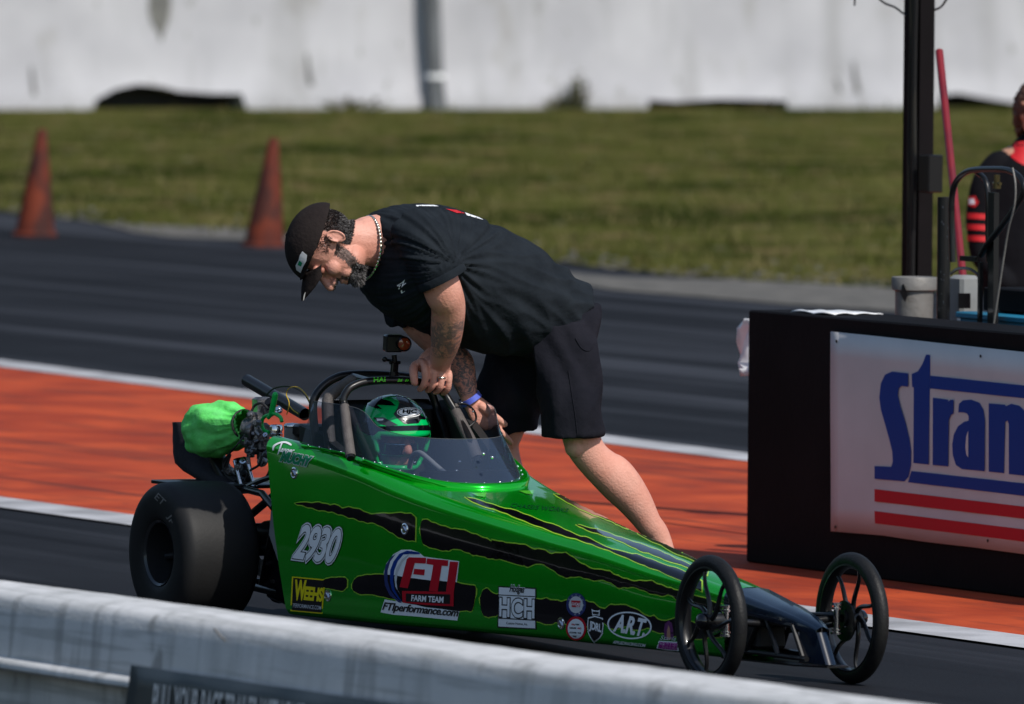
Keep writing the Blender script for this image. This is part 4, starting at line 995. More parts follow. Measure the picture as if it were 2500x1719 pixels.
# hose loops
b = MB(); b.tube(cat([E_(*p) for p in ((663, 1012, -.17), (645, 1018, -.17), (639, 1034, -.17), (644, 1050, -.17), (657, 1056, -.17))], 6), .0062, n=10); b.tube(cat([E_(*p) for p in ((655, 1020, -.18), (668, 1010, -.18), (684, 1018, -.18), (688, 1030, -.18))], 6), .0062, n=10)
b.build('green_hose', M['green_hose'], G)
b = MB(); b.tube([E_(663, 1010, -.18), E_(668, 985, -.18), E_(672, 964, -.18)], .0095, n=12, dome=True); b.build('hose_grip', M['green_hose'], G)
b = MB(); c_ = E_(674, 1052, -.16); b.lathe(c_ - Z * .02, Z, [(0, .005), (0, .021), (.012, .022), (.013, .0195), (.020, .0195), (.021, .022), (.034, .022), (.040, .018), (.041, 0)], n=30); b.build('oil_cap', M['chrome'], G)
b = MB(); c_ = E_(713, 1068, -.16)
pr = []; b.lathe(c_ - Z * .02, Z, [(0, .005), (0, .024), (.052, .024)], n=48)
for k in range(40): a = 2 * pi * k / 40; d = U * cos(a) + W * sin(a); b.tube([c_ - Z * .02 + d * .025, c_ + Z * .032 + d * .025], .0013, n=5)
fo = b.build('breather_filter', M['galv'], G)
b = MB(); b.lathe(c_ + Z * .032, Z, [(0, .026), (.003, .0275), (.008, .027), (.013, .022), (.015, .0)], n=40); b.build('filter_cap', M['chrome'], fo)
# exhaust pipe pointing up and back
e0, e1 = E_(603, 929, .04), E_(745, 1012, .04); b = MB(); b.tube([e1, e0], .0205, n=24, caps=False); b.tube([e0, e0 + (e1 - e0) * .2], .018, n=24, caps=True); b.build('exhaust_pipe', M['black_metal'], G)
b = MB(); b.tube(cat([E_(*p) for p in ((650, 965, -.02), (670, 948, -.02), (705, 943, -.02), (735, 955, -.02), (752, 975, -.04), (762, 1000, -.05))], 6), .003, n=6); b.build('black_cable', M['black_matte'], G)
b = MB(); b.tube(cat([E_(*p) for p in ((700, 1012, -.08), (706, 985, -.08), (699, 962, -.08), (708, 947, -.08), (728, 946, -.08), (746, 962, -.08), (758, 984, -.08))], 6), .0017, n=6); b.tube(cat([E_(*p) for p in ((706, 990, -.08), (716, 1002, -.08), (728, 1010, -.08))], 6), .0017, n=6); b.build('ignition_wire', M['wire_yellow'], G)
b = MB(); b.box(E_(752, 1050, -.12), U * .04, W * .05, Z * .02, bev=.008); b.tube([E_(745, 1040, -.2), E_(770, 1043, -.2)], .008, n=10); b.ell(E_(765, 1088, -.2), U * .05, W * .03, Z * .022, 20, 10); b.split('fuel_pump', M['black_metal'], G)
b = MB(); b.box(car(-.16, -.05, .438), U * .20, W * .30, Z * .006, bev=.002); b.build('rear_tray', M['black_metal'], G)
b = MB(); b.tube([E_(560, 1200, -.2), E_(605, 1196, -.22), E_(640, 1205, -.24), E_(668, 1240, -.26)], .012, n=12); b.tube(cat([E_(*p) for p in ((570, 1208, -.2), (600, 1190, -.2), (640, 1172, -.2), (662, 1165, -.2))], 4), .009, n=8); b.build('brake_line_conduit', M['black_metal'], G)

# ---- paint and stickers on the body
S = Surf(body); S2 = Surf(cowl)
Z4, Z5, ZB = ((650, 1180), 3.571), ((1200, 1150), 3.192), ((1050, 950), 3.316)
def claw(top, bot, seed, name='claw_stripe', amp=1.6):
    b = MB(); t_, b_ = zig(top, amp, seed), zig(bot, amp, seed + 5)
    g = 2.6
    to = [(p[0], p[1] - g) for p in t_]; bo = [(p[0], p[1] + g) for p in b_]; to[0] = (to[0][0] - 3, to[0][1] + g); bo[0] = (bo[0][0] - 3, bo[0][1] - g); to[-1] = (to[-1][0] + 3, to[-1][1]); bo[-1] = (bo[-1][0] + 3, bo[-1][1])
    strip_decal(b, S, to, bo, 0, .0010, rows=6, step=5); strip_decal(b, S, t_, b_, 1, .0018, rows=6, step=5)
    return b.build(name, [M['lime_ink'], M['black_gloss']], G, smooth=True, angle=60, fixn=False)
claw(zz([(255, 172), (400, 168), (490, 172), (560, 190), (620, 188), (660, 215), (760, 212), (850, 245), (920, 268), (1080, 264), (1220, 262), (1285, 278), (1305, 310)], *Z4), zz([(255, 175), (330, 197), (430, 226), (520, 241), (600, 256), (690, 286), (790, 316), (870, 340), (940, 346), (1050, 400), (1130, 455), (1210, 490), (1300, 506)], *Z4), 1)
claw(zz([(1345, 395), (1352, 340), (1385, 312), (1450, 340), (1530, 370), (1620, 395), (1700, 402), (1800, 440), (1900, 475), (1980, 508), (2080, 520), (2200, 540)], *Z4) + zz([(0, 541), (60, 545), (150, 570), (230, 568), (340, 610), (400, 610), (470, 645), (560, 635), (620, 660), (700, 720), (800, 765), (900, 775), (970, 810), (1030, 835), (1120, 860), (1230, 855), (1300, 880), (1380, 910), (1450, 930), (1600, 975), (1800, 1040)], *Z5),
     zz([(1347, 430), (1365, 520), (1420, 555), (1520, 582), (1590, 590), (1640, 570), (1730, 590), (1800, 622), (1860, 630), (1930, 650), (2000, 660), (2100, 652), (2180, 680), (2250, 718)], *Z4) + zz([(0, 672), (40, 685), (110, 676), (200, 705), (280, 745), (370, 720), (430, 740), (520, 800), (580, 830), (640, 822), (720, 830), (800, 850), (900, 855), (990, 910), (1060, 905), (1150, 915), (1230, 950), (1330, 970), (1400, 965), (1450, 1005), (1600, 1060), (1800, 1110)], *Z5), 2)
claw(zz([(480, 860), (510, 838), (560, 825), (620, 822), (690, 820), (708, 850)], *Z4), zz([(480, 890), (520, 912), (560, 918), (600, 925), (670, 938), (706, 900)], *Z4), 3, amp=.6)
claw(zz([(752, 880), (765, 848), (800, 816), (860, 802), (950, 796), (1100, 800), (1300, 830), (1500, 850), (1660, 862), (1720, 880), (1820, 892), (1832, 930)], *Z4), zz([(752, 915), (770, 942), (830, 968), (900, 965), (1000, 985), (1080, 1002), (1250, 1050), (1450, 1085), (1690, 1114), (1740, 1104), (1800, 1110), (1830, 960)], *Z4), 4, amp=.8)
claw(zz([(1866, 1000), (1890, 932), (1930, 915), (1980, 960), (2040, 962)], *Z4) + zz([(60, 960), (200, 985), (355, 1000), (430, 995), (520, 1015), (600, 1010), (740, 1015), (800, 1030), (870, 1075), (930, 1045), (1050, 1050), (1150, 1090), (1220, 1135), (1270, 1130), (1330, 1170), (1440, 1150), (1560, 1180), (1700, 1195), (1790, 1215)], *Z5),
     zz([(1868, 1040), (1880, 1120), (1910, 1158), (1960, 1165), (2020, 1150)], *Z4) + zz([(40, 1120), (200, 1150), (355, 1172), (440, 1195), (500, 1180), (560, 1190), (700, 1210), (800, 1200), (870, 1180), (950, 1235), (1050, 1210), (1140, 1240), (1220, 1222), (1270, 1250), (1340, 1265), (1440, 1290), (1560, 1310), (1700, 1300), (1790, 1290)], *Z5), 5)
# deck stripes
claw(zz([(285, 874), (400, 905), (560, 958), (700, 990), (870, 1058), (1050, 1120), (1180, 1183), (1300, 1215), (1420, 1280), (1600, 1330), (1700, 1350), (1860, 1410), (2060, 1480), (2200, 1560)], *ZB), zz([(285, 877), (380, 930), (520, 975), (620, 1010), (760, 1070), (900, 1120), (1060, 1180), (1180, 1215), (1310, 1260), (1450, 1310), (1600, 1370), (1740, 1430), (1850, 1470), (2060, 1560), (2200, 1640)], *ZB), 6, amp=1.0)
claw(zz([(1005, 849), (1100, 878), (1200, 915), (1300, 955), (1400, 1000), (1500, 1058), (1700, 1135), (1950, 1250), (2150, 1345), (2300, 1420)], *ZB), zz([(1005, 852), (1080, 900), (1170, 950), (1280, 1000), (1400, 1046), (1480, 1080), (1550, 1115), (1650, 1150), (1760, 1220), (1870, 1265), (1960, 1320), (2100, 1375), (2280, 1450)], *ZB), 7, amp=1.0)
claw(zz([(1185, 1099), (1300, 1130), (1400, 1152), (1500, 1190), (1650, 1240), (1800, 1292), (1900, 1332), (2000, 1380), (2110, 1425), (2250, 1480)], *ZB), zz([(1185, 1102), (1270, 1142), (1400, 1187), (1500, 1217), (1600, 1262), (1700, 1310), (1800, 1342), (1900, 1382), (2090, 1445), (2240, 1510)], *ZB), 8, amp=1.0)
# faint builder lettering on the deck
b = MB(); text_decal(b, S, 'CHASSIS WORKS', (1245, 1240), (1385, 1252), (1250, 1230), [(0, 0)], base=.01); b.build('deck_lettering', [mat('dark_green_print', (.0, .05, .01), .3)], G, smooth=False, fixn=False)
# bright vents just ahead of the screen
for q in ([(1152, 1207), (1188, 1206), (1184, 1216), (1165, 1214)], [(1266, 1201), (1303, 1200), (1300, 1210), (1284, 1208)]):
    b = MB(); poly_decal(b, S, q, 0, .004, 10); b.build('deck_vent', [mat('bright_lime_paint', (.12, .70, .04), .25, coat=1)], G, fixn=False)
b = MB()
for (x0, x1) in ((1135, 1290),):
    poly_decal(b, S, [(1801, 1409), (1830, 1412), (1855, 1425), (1876, 1443), (1865, 1444), (1840, 1440), (1815, 1428)], 0, .0012, 12) if False else None
# number
b = MB(); text_decal(b, S, '2930', (716, 1364), (823, 1378), (731, 1279), [(.070, 0), (.056, 1), (.028, 0), (.008, 1)], shear=.28, space=.90, base=.02)
b.build('race_number', [M['black_ink'], M['white']], G, smooth=False, fixn=False)
# driver name
b = MB(); text_decal(b, S, 'MUCHY', (684, 1126), (758, 1141), (691, 1101), [(.07, 1), (.02, 0)], shear=.2, space=.95, base=.05)
text_decal(b, S, 'anner', (684, 1103), (717, 1107), (688, 1095), [(.02, 2)], shear=.35, base=.01)
poly_decal(b, S, cat([(666, 1100), (668, 1088), (684, 1080), (700, 1079), (712, 1085), (711, 1089), (698, 1083), (684, 1084), (672, 1091), (670, 1100)], 3).tolist(), 2, .0021, 9); poly_decal(b, S, [(688, 1081), (692, 1081), (682, 1108), (678, 1110)], 2, .0023, 9)
b.build('name_decal', [M['green_ink'], M['silver_ink'], M['white']], G, smooth=False, fixn=False)
# yellow sticker
q = lambda pts: zz(pts, *Z4)
b = MB(); poly_decal(b, S, q([(228, 812), (519, 838), (493, 1137), (213, 1112)]), 0, .0015, 30); poly_decal(b, S, q([(240, 823), (508, 848), (483, 1124), (227, 1101)]), 1, .0021, 30)
text_decal(b, S, 'EEHS', *q([(330, 1018), (494, 1035), (345, 895)]), [(0, 0)], off=.0027, base=.05, space=.95); text_decal(b, S, 'W', *q([(243, 1020), (345, 1025), (258, 838)]), [(0, 0)], off=.0027, base=.05)
text_decal(b, S, 'PERFORMANCE.COM', *q([(240, 1080), (483, 1104), (243, 1045)]), [(0, 2)], off=.0027, base=.01)
b.build('sponsor_sticker', [M['yellow_ink'], M['black_ink'], M['silver_ink']], G, smooth=False, fixn=False)
# red, white and blue logo
b = MB()
poly_decal(b, S, cat(q([(1180, 580), (1260, 578), (1330, 600), (1380, 640), (1685, 680), (1660, 900), (1640, 1085), (1690, 1105), (1668, 1197), (1300, 1160), (1105, 1145), (1000, 1125), (1035, 1012), (1140, 1030), (1080, 960), (1035, 870), (1028, 780), (1050, 700), (1110, 620)]), 1).tolist(), 0, .0013, 16)
poly_decal(b, S, q([(1185, 585), (1130, 620), (1085, 680), (1062, 760), (1062, 850), (1085, 930), (1130, 990), (1190, 1045), (1160, 1038), (1080, 975), (1040, 890), (1030, 800), (1045, 715), (1095, 640)]), 3, .0020, 12)
poly_decal(b, S, q([(1270, 590), (1200, 620), (1150, 680), (1120, 760), (1110, 850), (1125, 930), (1165, 1000), (1190, 1035), (1150, 1000), (1100, 930), (1083, 850), (1085, 760), (1115, 680), (1165, 615), (1230, 588), (1330, 600), (1350, 618)]), 2, .0020, 12)
poly_decal(b, S, q([(1340, 622), (1250, 625), (1190, 690), (1150, 780), (1140, 860), (1150, 930), (1180, 980), (1130, 900), (1122, 820), (1140, 740), (1190, 660), (1250, 615)]), 4, .0023, 12)
poly_decal(b, S, q([(1232, 660), (1250, 645), (1400, 650), (1396, 700), (1300, 695), (1240, 915), (1168, 905)]), 1, .0026, 14); poly_decal(b, S, q([(1295, 745), (1388, 752), (1382, 802), (1288, 793)]), 1, .0026, 14)
poly_decal(b, S, q([(1408, 655), (1592, 672), (1588, 722), (1535, 718), (1500, 945), (1425, 938), (1462, 712), (1402, 702)]), 1, .0026, 14); poly_decal(b, S, q([(1606, 682), (1680, 686), (1640, 955), (1572, 950)]), 1, .0026, 14)
poly_decal(b, S, q([(1192, 938), (1642, 948), (1640, 1072), (1560, 1068), (1400, 1060), (1195, 1040)]), 1, .0031, 14); poly_decal(b, S, q([(1225, 960), (1612, 968), (1610, 1052), (1225, 1032)]), 5, .0036, 20)
text_decal(b, S, 'FARM TEAM', *q([(1272, 1025), (1552, 1042), (1276, 972)]), [(0, 0)], off=.0041, base=.03); text_decal(b, S, 'FTIperformance.com', *q([(1012, 1122), (1672, 1182), (1030, 1035)]), [(0, 5)], off=.0031, base=.025, shear=.15, space=.93)
b.build('sponsor_sticker', [M['white'], M['red_ink'], M['blue_ink'], M['navy_ink'], M['silver_ink'], M['black_ink']], G, smooth=False, fixn=False)
q = lambda pts: zz(pts, *Z5)
b = MB(); poly_decal(b, S, q([(56, 896), (352, 910), (352, 1236), (48, 1220)]), 1, .0015, 30); poly_decal(b, S, q([(62, 906), (344, 920), (344, 1226), (57, 1211)]), 0, .0020, 30)
poly_decal(b, S, q([(62, 962), (344, 976), (344, 983), (62, 969)]), 1, .0026, 30); poly_decal(b, S, q([(60, 1142), (344, 1158), (344, 1166), (60, 1150)]), 1, .0026, 30)
text_decal(b, S, 'HCH', *q([(66, 1134), (340, 1150), (68, 985)]), [(.046, 1), (.0, 0)], off=.0026, base=.02, space=1.06); text_decal(b, S, 'Hodges', *q([(145, 958), (262, 968), (150, 885)]), [(.06, 0), (0, 1)], off=.003, base=.03, shear=.35); text_decal(b, S, 'Custom Homes, Inc.', *q([(120, 1196), (288, 1206), (120, 1174)]), [(0, 1)], off=.0026, base=.01)
b.build('sponsor_sticker', [M['white'], M['black_ink']], G, smooth=False, fixn=False)
b = MB(); poly_decal(b, S, q(disc(663, 1042, 77, 92)), 0, .0020, 30); poly_decal(b, S, q(disc(663, 1042, 55, 66)), 1, .0026, 30); poly_decal(b, S, q([(628, 1008), (700, 1012), (694, 1062), (632, 1060)]), 2, .0032, 30)
text_decal(b, S, 'LUCAS', *q([(632, 1045), (696, 1050), (634, 1022)]), [(0, 3)], off=.0038, base=.03, shear=.2); text_decal(b, S, 'OIL', *q([(665, 1062), (694, 1065), (667, 1050)]), [(0, 3)], off=.0038, base=.03, shear=.2)
for k in range(9): a = -2.6 + k * .53; text_decal(b, S, 'RACESERIES'[k], *q([(663 + 60 * cos(a) * 1.0 - 5, 1042 + 76 * sin(a) + 5), (663 + 60 * cos(a) + 5, 1042 + 76 * sin(a) + 6), (663 + 60 * cos(a) - 5, 1042 + 76 * sin(a) - 8)]), [(0, 1)], off=.0028)
b.build('round_sticker', [M['navy_ink'], M['silver_ink'], M['red_ink'], M['white']], G, smooth=False, fixn=False)
b = MB(); poly_decal(b, S, q(disc(663, 1226, 80, 93)), 0, .0020, 30); poly_decal(b, S, q(disc(663, 1228, 64, 76)), 1, .0026, 30)
for (x, y, t, mi) in ((640, 1196, 'NHRA', 0), (672, 1196, 'K&N', 2), (622, 1222, 'AMS', 2), (650, 1224, 'SUMMIT', 2), (688, 1226, 'MSD', 0), (622, 1258, 'ATI', 2), (652, 1260, 'HOOSIER', 2), (688, 1262, 'NGK', 2), (650, 1285, 'Dealer', 2)): text_decal(b, S, t, *q([(x - 10, y + 5), (x + 18, y + 7), (x - 10, y - 8)]), [(0, mi)], off=.0032, base=.04)
b.build('round_sticker', [M['red_ink'], M['white'], M['black_ink']], G, smooth=False, fixn=False)
b = MB(); sh = [(755, 1142), (812, 1128), (872, 1146), (878, 1200), (870, 1270), (845, 1305), (800, 1336), (775, 1300), (755, 1260), (750, 1200)]
poly_decal(b, S, q(sh), 0, .0020, 30); poly_decal(b, S, q([(812 + (x - 812) * .88, 1225 + (y - 1225) * .90) for x, y in sh]), 1, .0026, 30); poly_decal(b, S, q([(784, 1075), (800, 1085), (832, 1088), (848, 1082), (846, 1128), (820, 1122), (790, 1126)]), 0, .0020, 30); poly_decal(b, S, q([(792, 1094), (842, 1098), (838, 1118), (796, 1114)]), 1, .0026, 30)
text_decal(b, S, 'JDRL', *q([(766, 1248), (862, 1278), (770, 1165)]), [(0, 0)], off=.0032, base=.045, space=.95); b.build('shield_sticker', [M['white'], M['black_ink']], G, smooth=False, fixn=False)
b = MB(); ro = radians(6); o1, o2 = disc(1080, 1203, 174, 106, 48, ro), disc(1080, 1203, 162, 95, 48, ro)
for k in range(48): poly_decal(b, S, q([o1[k], o1[(k + 1) % 48], o2[(k + 1) % 48], o2[k]]), 0, .0024, 99)
text_decal(b, S, 'A.R.T.', *q([(950, 1250), (1195, 1295), (975, 1110)]), [(0, 0)], off=.0024, base=.035, shear=.18, space=.9); text_decal(b, S, 'APPLIEDRACING.COM', *q([(948, 1342), (1202, 1370), (952, 1318)]), [(0, 0)], off=.0024, base=.03, shear=.1, space=.92)
b.build('sponsor_sticker', [M['white']], G, smooth=False, fixn=False)
b = MB(); poly_decal(b, S, q([(1290, 1380), (1308, 1322), (1462, 1332), (1462, 1402), (1380, 1398)]), 1, .0020, 30); poly_decal(b, S, q([(1300, 1376), (1314, 1330), (1456, 1340), (1450, 1394)]), 2, .0026, 30); text_decal(b, S, 'MULLER', *q([(1303, 1378), (1452, 1392), (1312, 1334)]), [(.03, 1), (0, 2)], off=.0031, base=.04, shear=.1)
poly_decal(b, S, q([(1352, 1310), (1348, 1240), (1356, 1190), (1384, 1164), (1410, 1185), (1420, 1240), (1422, 1310)]), 3, .0020, 20); poly_decal(b, S, q([(1372, 1315), (1372, 1250), (1384, 1200), (1396, 1230), (1402, 1315)]), 4, .0026, 20); text_decal(b, S, 'Starla', *q([(1318, 1312), (1440, 1322), (1325, 1280)]), [(0, 0)], off=.0031, base=.0, shear=.3)
b.build('sponsor_sticker', [M['silver_ink'], M['white'], M['magenta_ink'], M['purple_ink'], M['skin_ink']], G, smooth=False, fixn=False)
for (x, y, r_) in ((719, 1155, 9), (989, 1292, 9), (801, 1454, 8), (1371, 1522, 7)):
    P0, n0 = None, None; p_ = S.at(x, y, 0); n0 = S.last[1]; b = MB(); b.lathe(p_, n0, [(0, .0195), (.003, .019), (.0045, .015), (.003, .012), (.003, .0)], n=28); e_ = np.cross(n0, Z); b.box(p_ + n0 * .004, (e_ * .7 + Z * .7) * .010, (Z * .7 - e_ * .7) * .002, n0 * .0015)
    b.build('panel_fastener', M['chrome'], G)

# ================================================================ ACTION CAMERA ON THE CAGE
ca = sect(962, 914, .70)
ac = thing('action_camera', 'small black action camera with orange lens clamped to the top of the roll cage', 'camera', ca, CROT)
cb = sect(960, 838, .70); fu = (U * .97 + Z * -.10 + W * -.15); fu /= np.linalg.norm(fu); si = np.cross(Z, fu); si /= np.linalg.norm(si); uu = np.cross(fu, si)
b = MB(); b.box(cb, fu * .020, si * .029, uu * .027, bev=.004); bo_ = b.build('camera_body', M['black_metal'], ac)
b = MB(); lc_ = sect(984, 839, .72); b.lathe(lc_, fu, [(-.02, .01), (-.02, .0235), (.012, .0245), (.016, .0235), (.012, .020), (.010, .019)], n=32); b.build('lens_hood', M['black_metal'], ac)
b = MB(); b.lathe(lc_, fu, [(.011, .0205), (.012, .019), (.013, 0)], n=32); b.build('orange_filter', M['lens_orange'], ac)
b = MB(); p1, p2, p3 = sect(962, 866, .70), sect(964, 885, .70), ca
b.tube([p1, p2], .0085, n=10); b.box((p2 + p3) / 2, U * .008, W * .011, (p2 - p3) / 2 * 1.0, bev=.002); b.tube([p2 - W * .018, p2 + W * .018], .006, n=10); b.tube([sect(955, 880, .69), sect(940, 878, .69)], .005, n=8); b.ell(sect(939, 877, .69), U * .009, W * .009, Z * .009, 12, 8)
b.tube([p3 - Z * .012, p3 + Z * .008], .016, n=16); b.build('mount', M['black_metal'], ac)

# ================================================================ PEOPLE
def head_mesh(mb, o, f, l, u, s=1.0, ear_f=-.03, jaw=1.0):
    P = lambda a, b, c: o + (f * a + l * b + u * c) * s
    def el(a, b, c, ra, rb_, rc, n=20, m=14): mb.ell(P(a, b, c), f * ra * s, l * rb_ * s, u * rc * s, n, m)
    el(-.012, 0, .035, .098, .077, .088); el(-.03, 0, .02, .080, .072, .075); el(.030, 0, -.035, .060, .058, .082)
    el(.055, 0, -.080, .036, .040, .036); el(.074, 0, -.100, .022, .024, .020); el(.02, 0, -.075, .048, .056 * jaw, .040)
    for k in (-1, 1):
        el(.056, k * .038, -.022, .028, .024, .026); el(.081, k * .030, .030, .016, .026, .011); el(.060, k * .030, -.062, .022, .020, .026)
        el(.104, k * .012, -.037, .011, .010, .010)
        el(ear_f, k * .078, -.004, .017, .007, .031, 16, 10); 
        mb.tube([P(ear_f + .016 * cos(a) - .002, k * .086, -.002 + .028 * sin(a)) for a in np.linspace(-.4, 4.6, 14)], .0034 * s, n=8)
    mb.tube([P(.084, 0, .024), P(.097, 0, .004), P(.114, 0, -.020), P(.119, 0, -.029)], [.010 * s, .0115 * s, .014 * s, .0155 * s], n=12, dome=True)
    el(.066, 0, .004, .026, .034, .040); el(.080, 0, -.012, .020, .018, .022); el(.072, 0, -.045, .022, .034, .028)
    el(.090, 0, -.060, .014, .022, .007); el(.090, 0, -.073, .013, .019, .007); el(.086, 0, -.065, .010, .026, .010)
def hairy(name, pts_list, m, parent, vox=.004, amp=.004, fr=90):
    b = MB()
    for c, a1, a2, a3 in pts_list: b.ell(c, a1, a2, a3, 24, 16)
    return fuse(b, name, vox, m, parent, 2, .4, disp=lambda co: amp * (noise.noise(Vector(co) * fr) + .5 * noise.noise(Vector(co) * fr * 2.3)))
# ---------------- the man bending over the cockpit
XM = .85
hipc = sect(1350, 800, XM); foot0 = hipc.copy(); foot0[2] = 0
man = thing('person', 'man in black tee, shorts and cap bending over the dragster, fist on its cage', 'person', foot0)
th = radians(13); XH = np.array([cos(.10), sin(.10), 0]); hu = -XH * cos(th) + Z * sin(th); hf = -XH * sin(th) - Z * cos(th); hl = np.cross(hu, hf)
ho = sect(806, 602, XM); HS = 1.03
mb = MB(); head_mesh(mb, ho, hf, hl, hu, HS, ear_f=-.034)
limb(mb, [(sect(838, 585, XM), .055, .060), (sect(872, 592, XM), .060, .075), (sect(905, 590, XM), .066, .083), (sect(945, 592, XM), .085, .090), (sect(990, 620, XM), .12, .11)], U)
limb(mb, [(sect(960, 610, XM), .14, .09), (sect(1050, 660, XM), .18, .13), (sect(1180, 700, XM), .18, .14), (sect(1290, 745, XM), .14, .10), (sect(1345, 800, XM), .11, .07)], U, n=24, dome=False)
# left arm down to the fist on the roll bar
limb(mb, [(sect(1035, 600, 1.02), .060, .062), (sect(1066, 668, 1.06), .060, .060), (sect(1083, 714, 1.06), .058, .061), (sect(1094, 745, 1.04), .052, .056), (sect(1093, 785, 1.00), .050, .055), (sect(1089, 828, .95), .045, .051), (sect(1082, 862, .90), .037, .043), (sect(1076, 886, .86), .029, .037), (sect(1070, 900, .845), .026, .042)], U, n=24)
mb.ell(sect(1118, 740, 1.02), U * .022, W * .022, Z * .022, 14, 10)
hc = sect(1044, 935, .80)
H_ = lambda a, b, c: hc + U * a + W * b + Z * c
mb.ell(H_(.004, .006, .054), U * .024, W * .054, Z * .026, 20, 14); mb.ell(H_(.010, .016, .074), U * .020, W * .042, Z * .028, 20, 14)
limb(mb, [(sect(1072, 893, .85), .024, .042), (H_(.012, .014, .072), .019, .047), (H_(.004, .008, .054), .016, .052)], U, n=22)
fpath = []
for i, (dy, dz, r_) in enumerate(((-.038, .006, .0118), (-.0095, .002, .0122), (.0192, -.004, .0118), (.0470, -.008, .0108))):
    p = [H_(.006, dy * .9, .060 + dz), H_(.034, dy * .97, .060 + dz), H_(.054, dy, .040 + dz), H_(.055, dy, .010 + dz), H_(.043, dy, -.013 + dz), H_(.018, dy, -.025 + dz)]
    fpath.append(p); A = cat(p, 3); mb.tube(A, [r_ * q for q in np.interp(np.linspace(0, 1, len(A)), [0, .3, .45, .6, .72, 1], [1.05, .98, 1.12, .94, 1.03, .82])], n=12, dome=True)
A = cat([H_(-.004, -.040, .056), H_(.014, -.058, .046), H_(.030, -.066, .026), H_(.032, -.064, .004)], 3); mb.tube(A, list(np.linspace(.0165, .0125, len(A))), n=12, dome=True)
# right arm reaching down behind the windscreen
limb(mb, [(sect(985, 680, .66), .055, .055), (sect(1000, 760, .63), .050, .050), (sect(1050, 822, .66), .046, .047), (sect(1098, 856, .70), .043, .045), (sect(1122, 885, .74), .042, .046), (sect(1134, 930, .77), .034, .040), (sect(1146, 968, .785), .024, .030), (sect(1160, 990, .79), .020, .036), (sect(1178, 1012, .795), .018, .044), (sect(1196, 1032, .80), .015, .034)], U, n=22)
for pts, r0, r1 in (([(1176, 992, .81), (1195, 1008, .82), (1214, 1022, .825), (1232, 1036, .82)], .0150, .0105), ([(1195, 1028, .81), (1215, 1048, .82), (1232, 1064, .82), (1247, 1080, .81)], .0130, .0095),
                    ([(1190, 1036, .79), (1208, 1058, .795), (1226, 1076, .79), (1240, 1092, .78)], .0130, .0095), ([(1184, 1042, .77), (1202, 1066, .77), (1216, 1084, .765), (1226, 1098, .76)], .0125, .0095), ([(1178, 1046, .75), (1192, 1070, .75), (1202, 1088, .745)], .0115, .009)):
    A = cat([sect(*p) for p in pts], 3); mb.tube(A, list(np.linspace(r0, r1, len(A))), n=12, dome=True)
# legs
an = sect(1652, 1392, 1.0); an[2] = .085; an2 = sect(1300, 1330, .70); an2[2] = .085
limb(mb, [(sect(1368, 830, .95), .060, .06), (sect(1393, 960, .98), .078, .082), (sect(1416, 1040, .99), .066, .068), (sect(1424, 1082, 1.0), .056, .061), (sect(1452, 1124, 1.0), .052, .058), (sect(1508, 1174, 1.0), .058, .067), (sect(1548, 1222, 1.0), .052, .057), (sect(1582, 1275, 1.0), .040, .043), (sect(1612, 1322, 1.0), .036, .037), (an, .036, .038)], U, n=28)
mb.ell(sect(1406, 1092, 1.01), U * .038, W * .036, Z * .036, 16, 12); mb.ell(sect(1524, 1170, 1.005), U * .052, (W * .6 - Z * .8) * .100, (W * .8 + Z * .6) * .046, 20, 14)
limb(mb, [(sect(1310, 850, .76), .06, .06), (sect(1255, 970, .72), .078, .08), (sect(1228, 1055, .71), .062, .064), (sect(1222, 1092, .70), .055, .060), (sect(1236, 1150, .70), .052, .056), (sect(1262, 1230, .70), .054, .058), (sect(1285, 1300, .70), .040, .042), (an2, .034, .036)], U, n=24)
for a_ in (an, an2):
    limb(mb, [(a_ - Z * .01, .036, .038), (a_ - Z * .045 - W * .05, .038, .03), (a_ - Z * .055 - W * .14, .040, .024)], U)
fa1 = (sect(1092, 750, 1.03) + sect(1082, 868, .89)) / 2; fa2 = sect(1122, 905, .75)
M['skin'] = skin_mat('skin', (.60, .26, .19), (.70, .36, .28), [(tuple(fa1 + np.array([0, 0, .0])), (.12, .12, .092), 26., .47, .56, .62), (tuple(fa1), (.12, .12, .092), 75., .52, .58, .45), (tuple(sect(1098, 655, 1.07)), (.06, .06, .022), 60., .45, .55, .7), (tuple(fa2), (.11, .11, .095), 60., .40, .56, .92)])
mb_body = fuse(mb, 'body', .0034, M['skin'], man, 4, .4)
mb_body['label'] = 'bare arms with grey tattoos, short beard, bare shins'
# beard, stubble, hair, brows, eye
HP = lambda a, b, c: ho + (hf * a + hl * b + hu * c) * HS
E3 = lambda a, b, c, ra, rb_, rc: (HP(a, b, c), hf * ra * HS, hl * rb_ * HS, hu * rc * HS)
# short beard and cropped hair as fine strands rooted in the skin
def beard_w(a, b_, c):
    w = 0
    ac = np.interp(c, [-.10, -.08, -.05, -.02, .0], [.055, .034, .014, .004, .0])
    if -.10 < c < -.012 and abs(b_) > .030 and abs(a - ac) < .024: w = max(w, min(1, (.024 - abs(a - ac)) / .010))
    if c < -.072 and a > .030: w = max(w, min(1, (-.072 - c) / .008))
    if a > .055 and -.080 < c < -.052 and .020 < abs(b_) < .040: w = max(w, .8)
    if a > .088 and -.056 < c < -.040 and abs(b_) < .034: w = 1
    if a > .088 and abs(c + .064) < .013 and abs(b_) < .024: w = 0
    if a < -.002 and c < -.085: w = 0
    return w
def hair_w(a, b_, c): return 1. if (a < -.020 and -.055 < c < .060 and not (abs(b_) > .072 and a > -.06)) else (.35 if (abs(b_) > .055 and -.03 < a < .02 and .01 < c < .055) else 0.)
fo = Vector(tuple(foot0)); bm_ = mb_body.data; hw_l = np.array([hf, hl, hu])
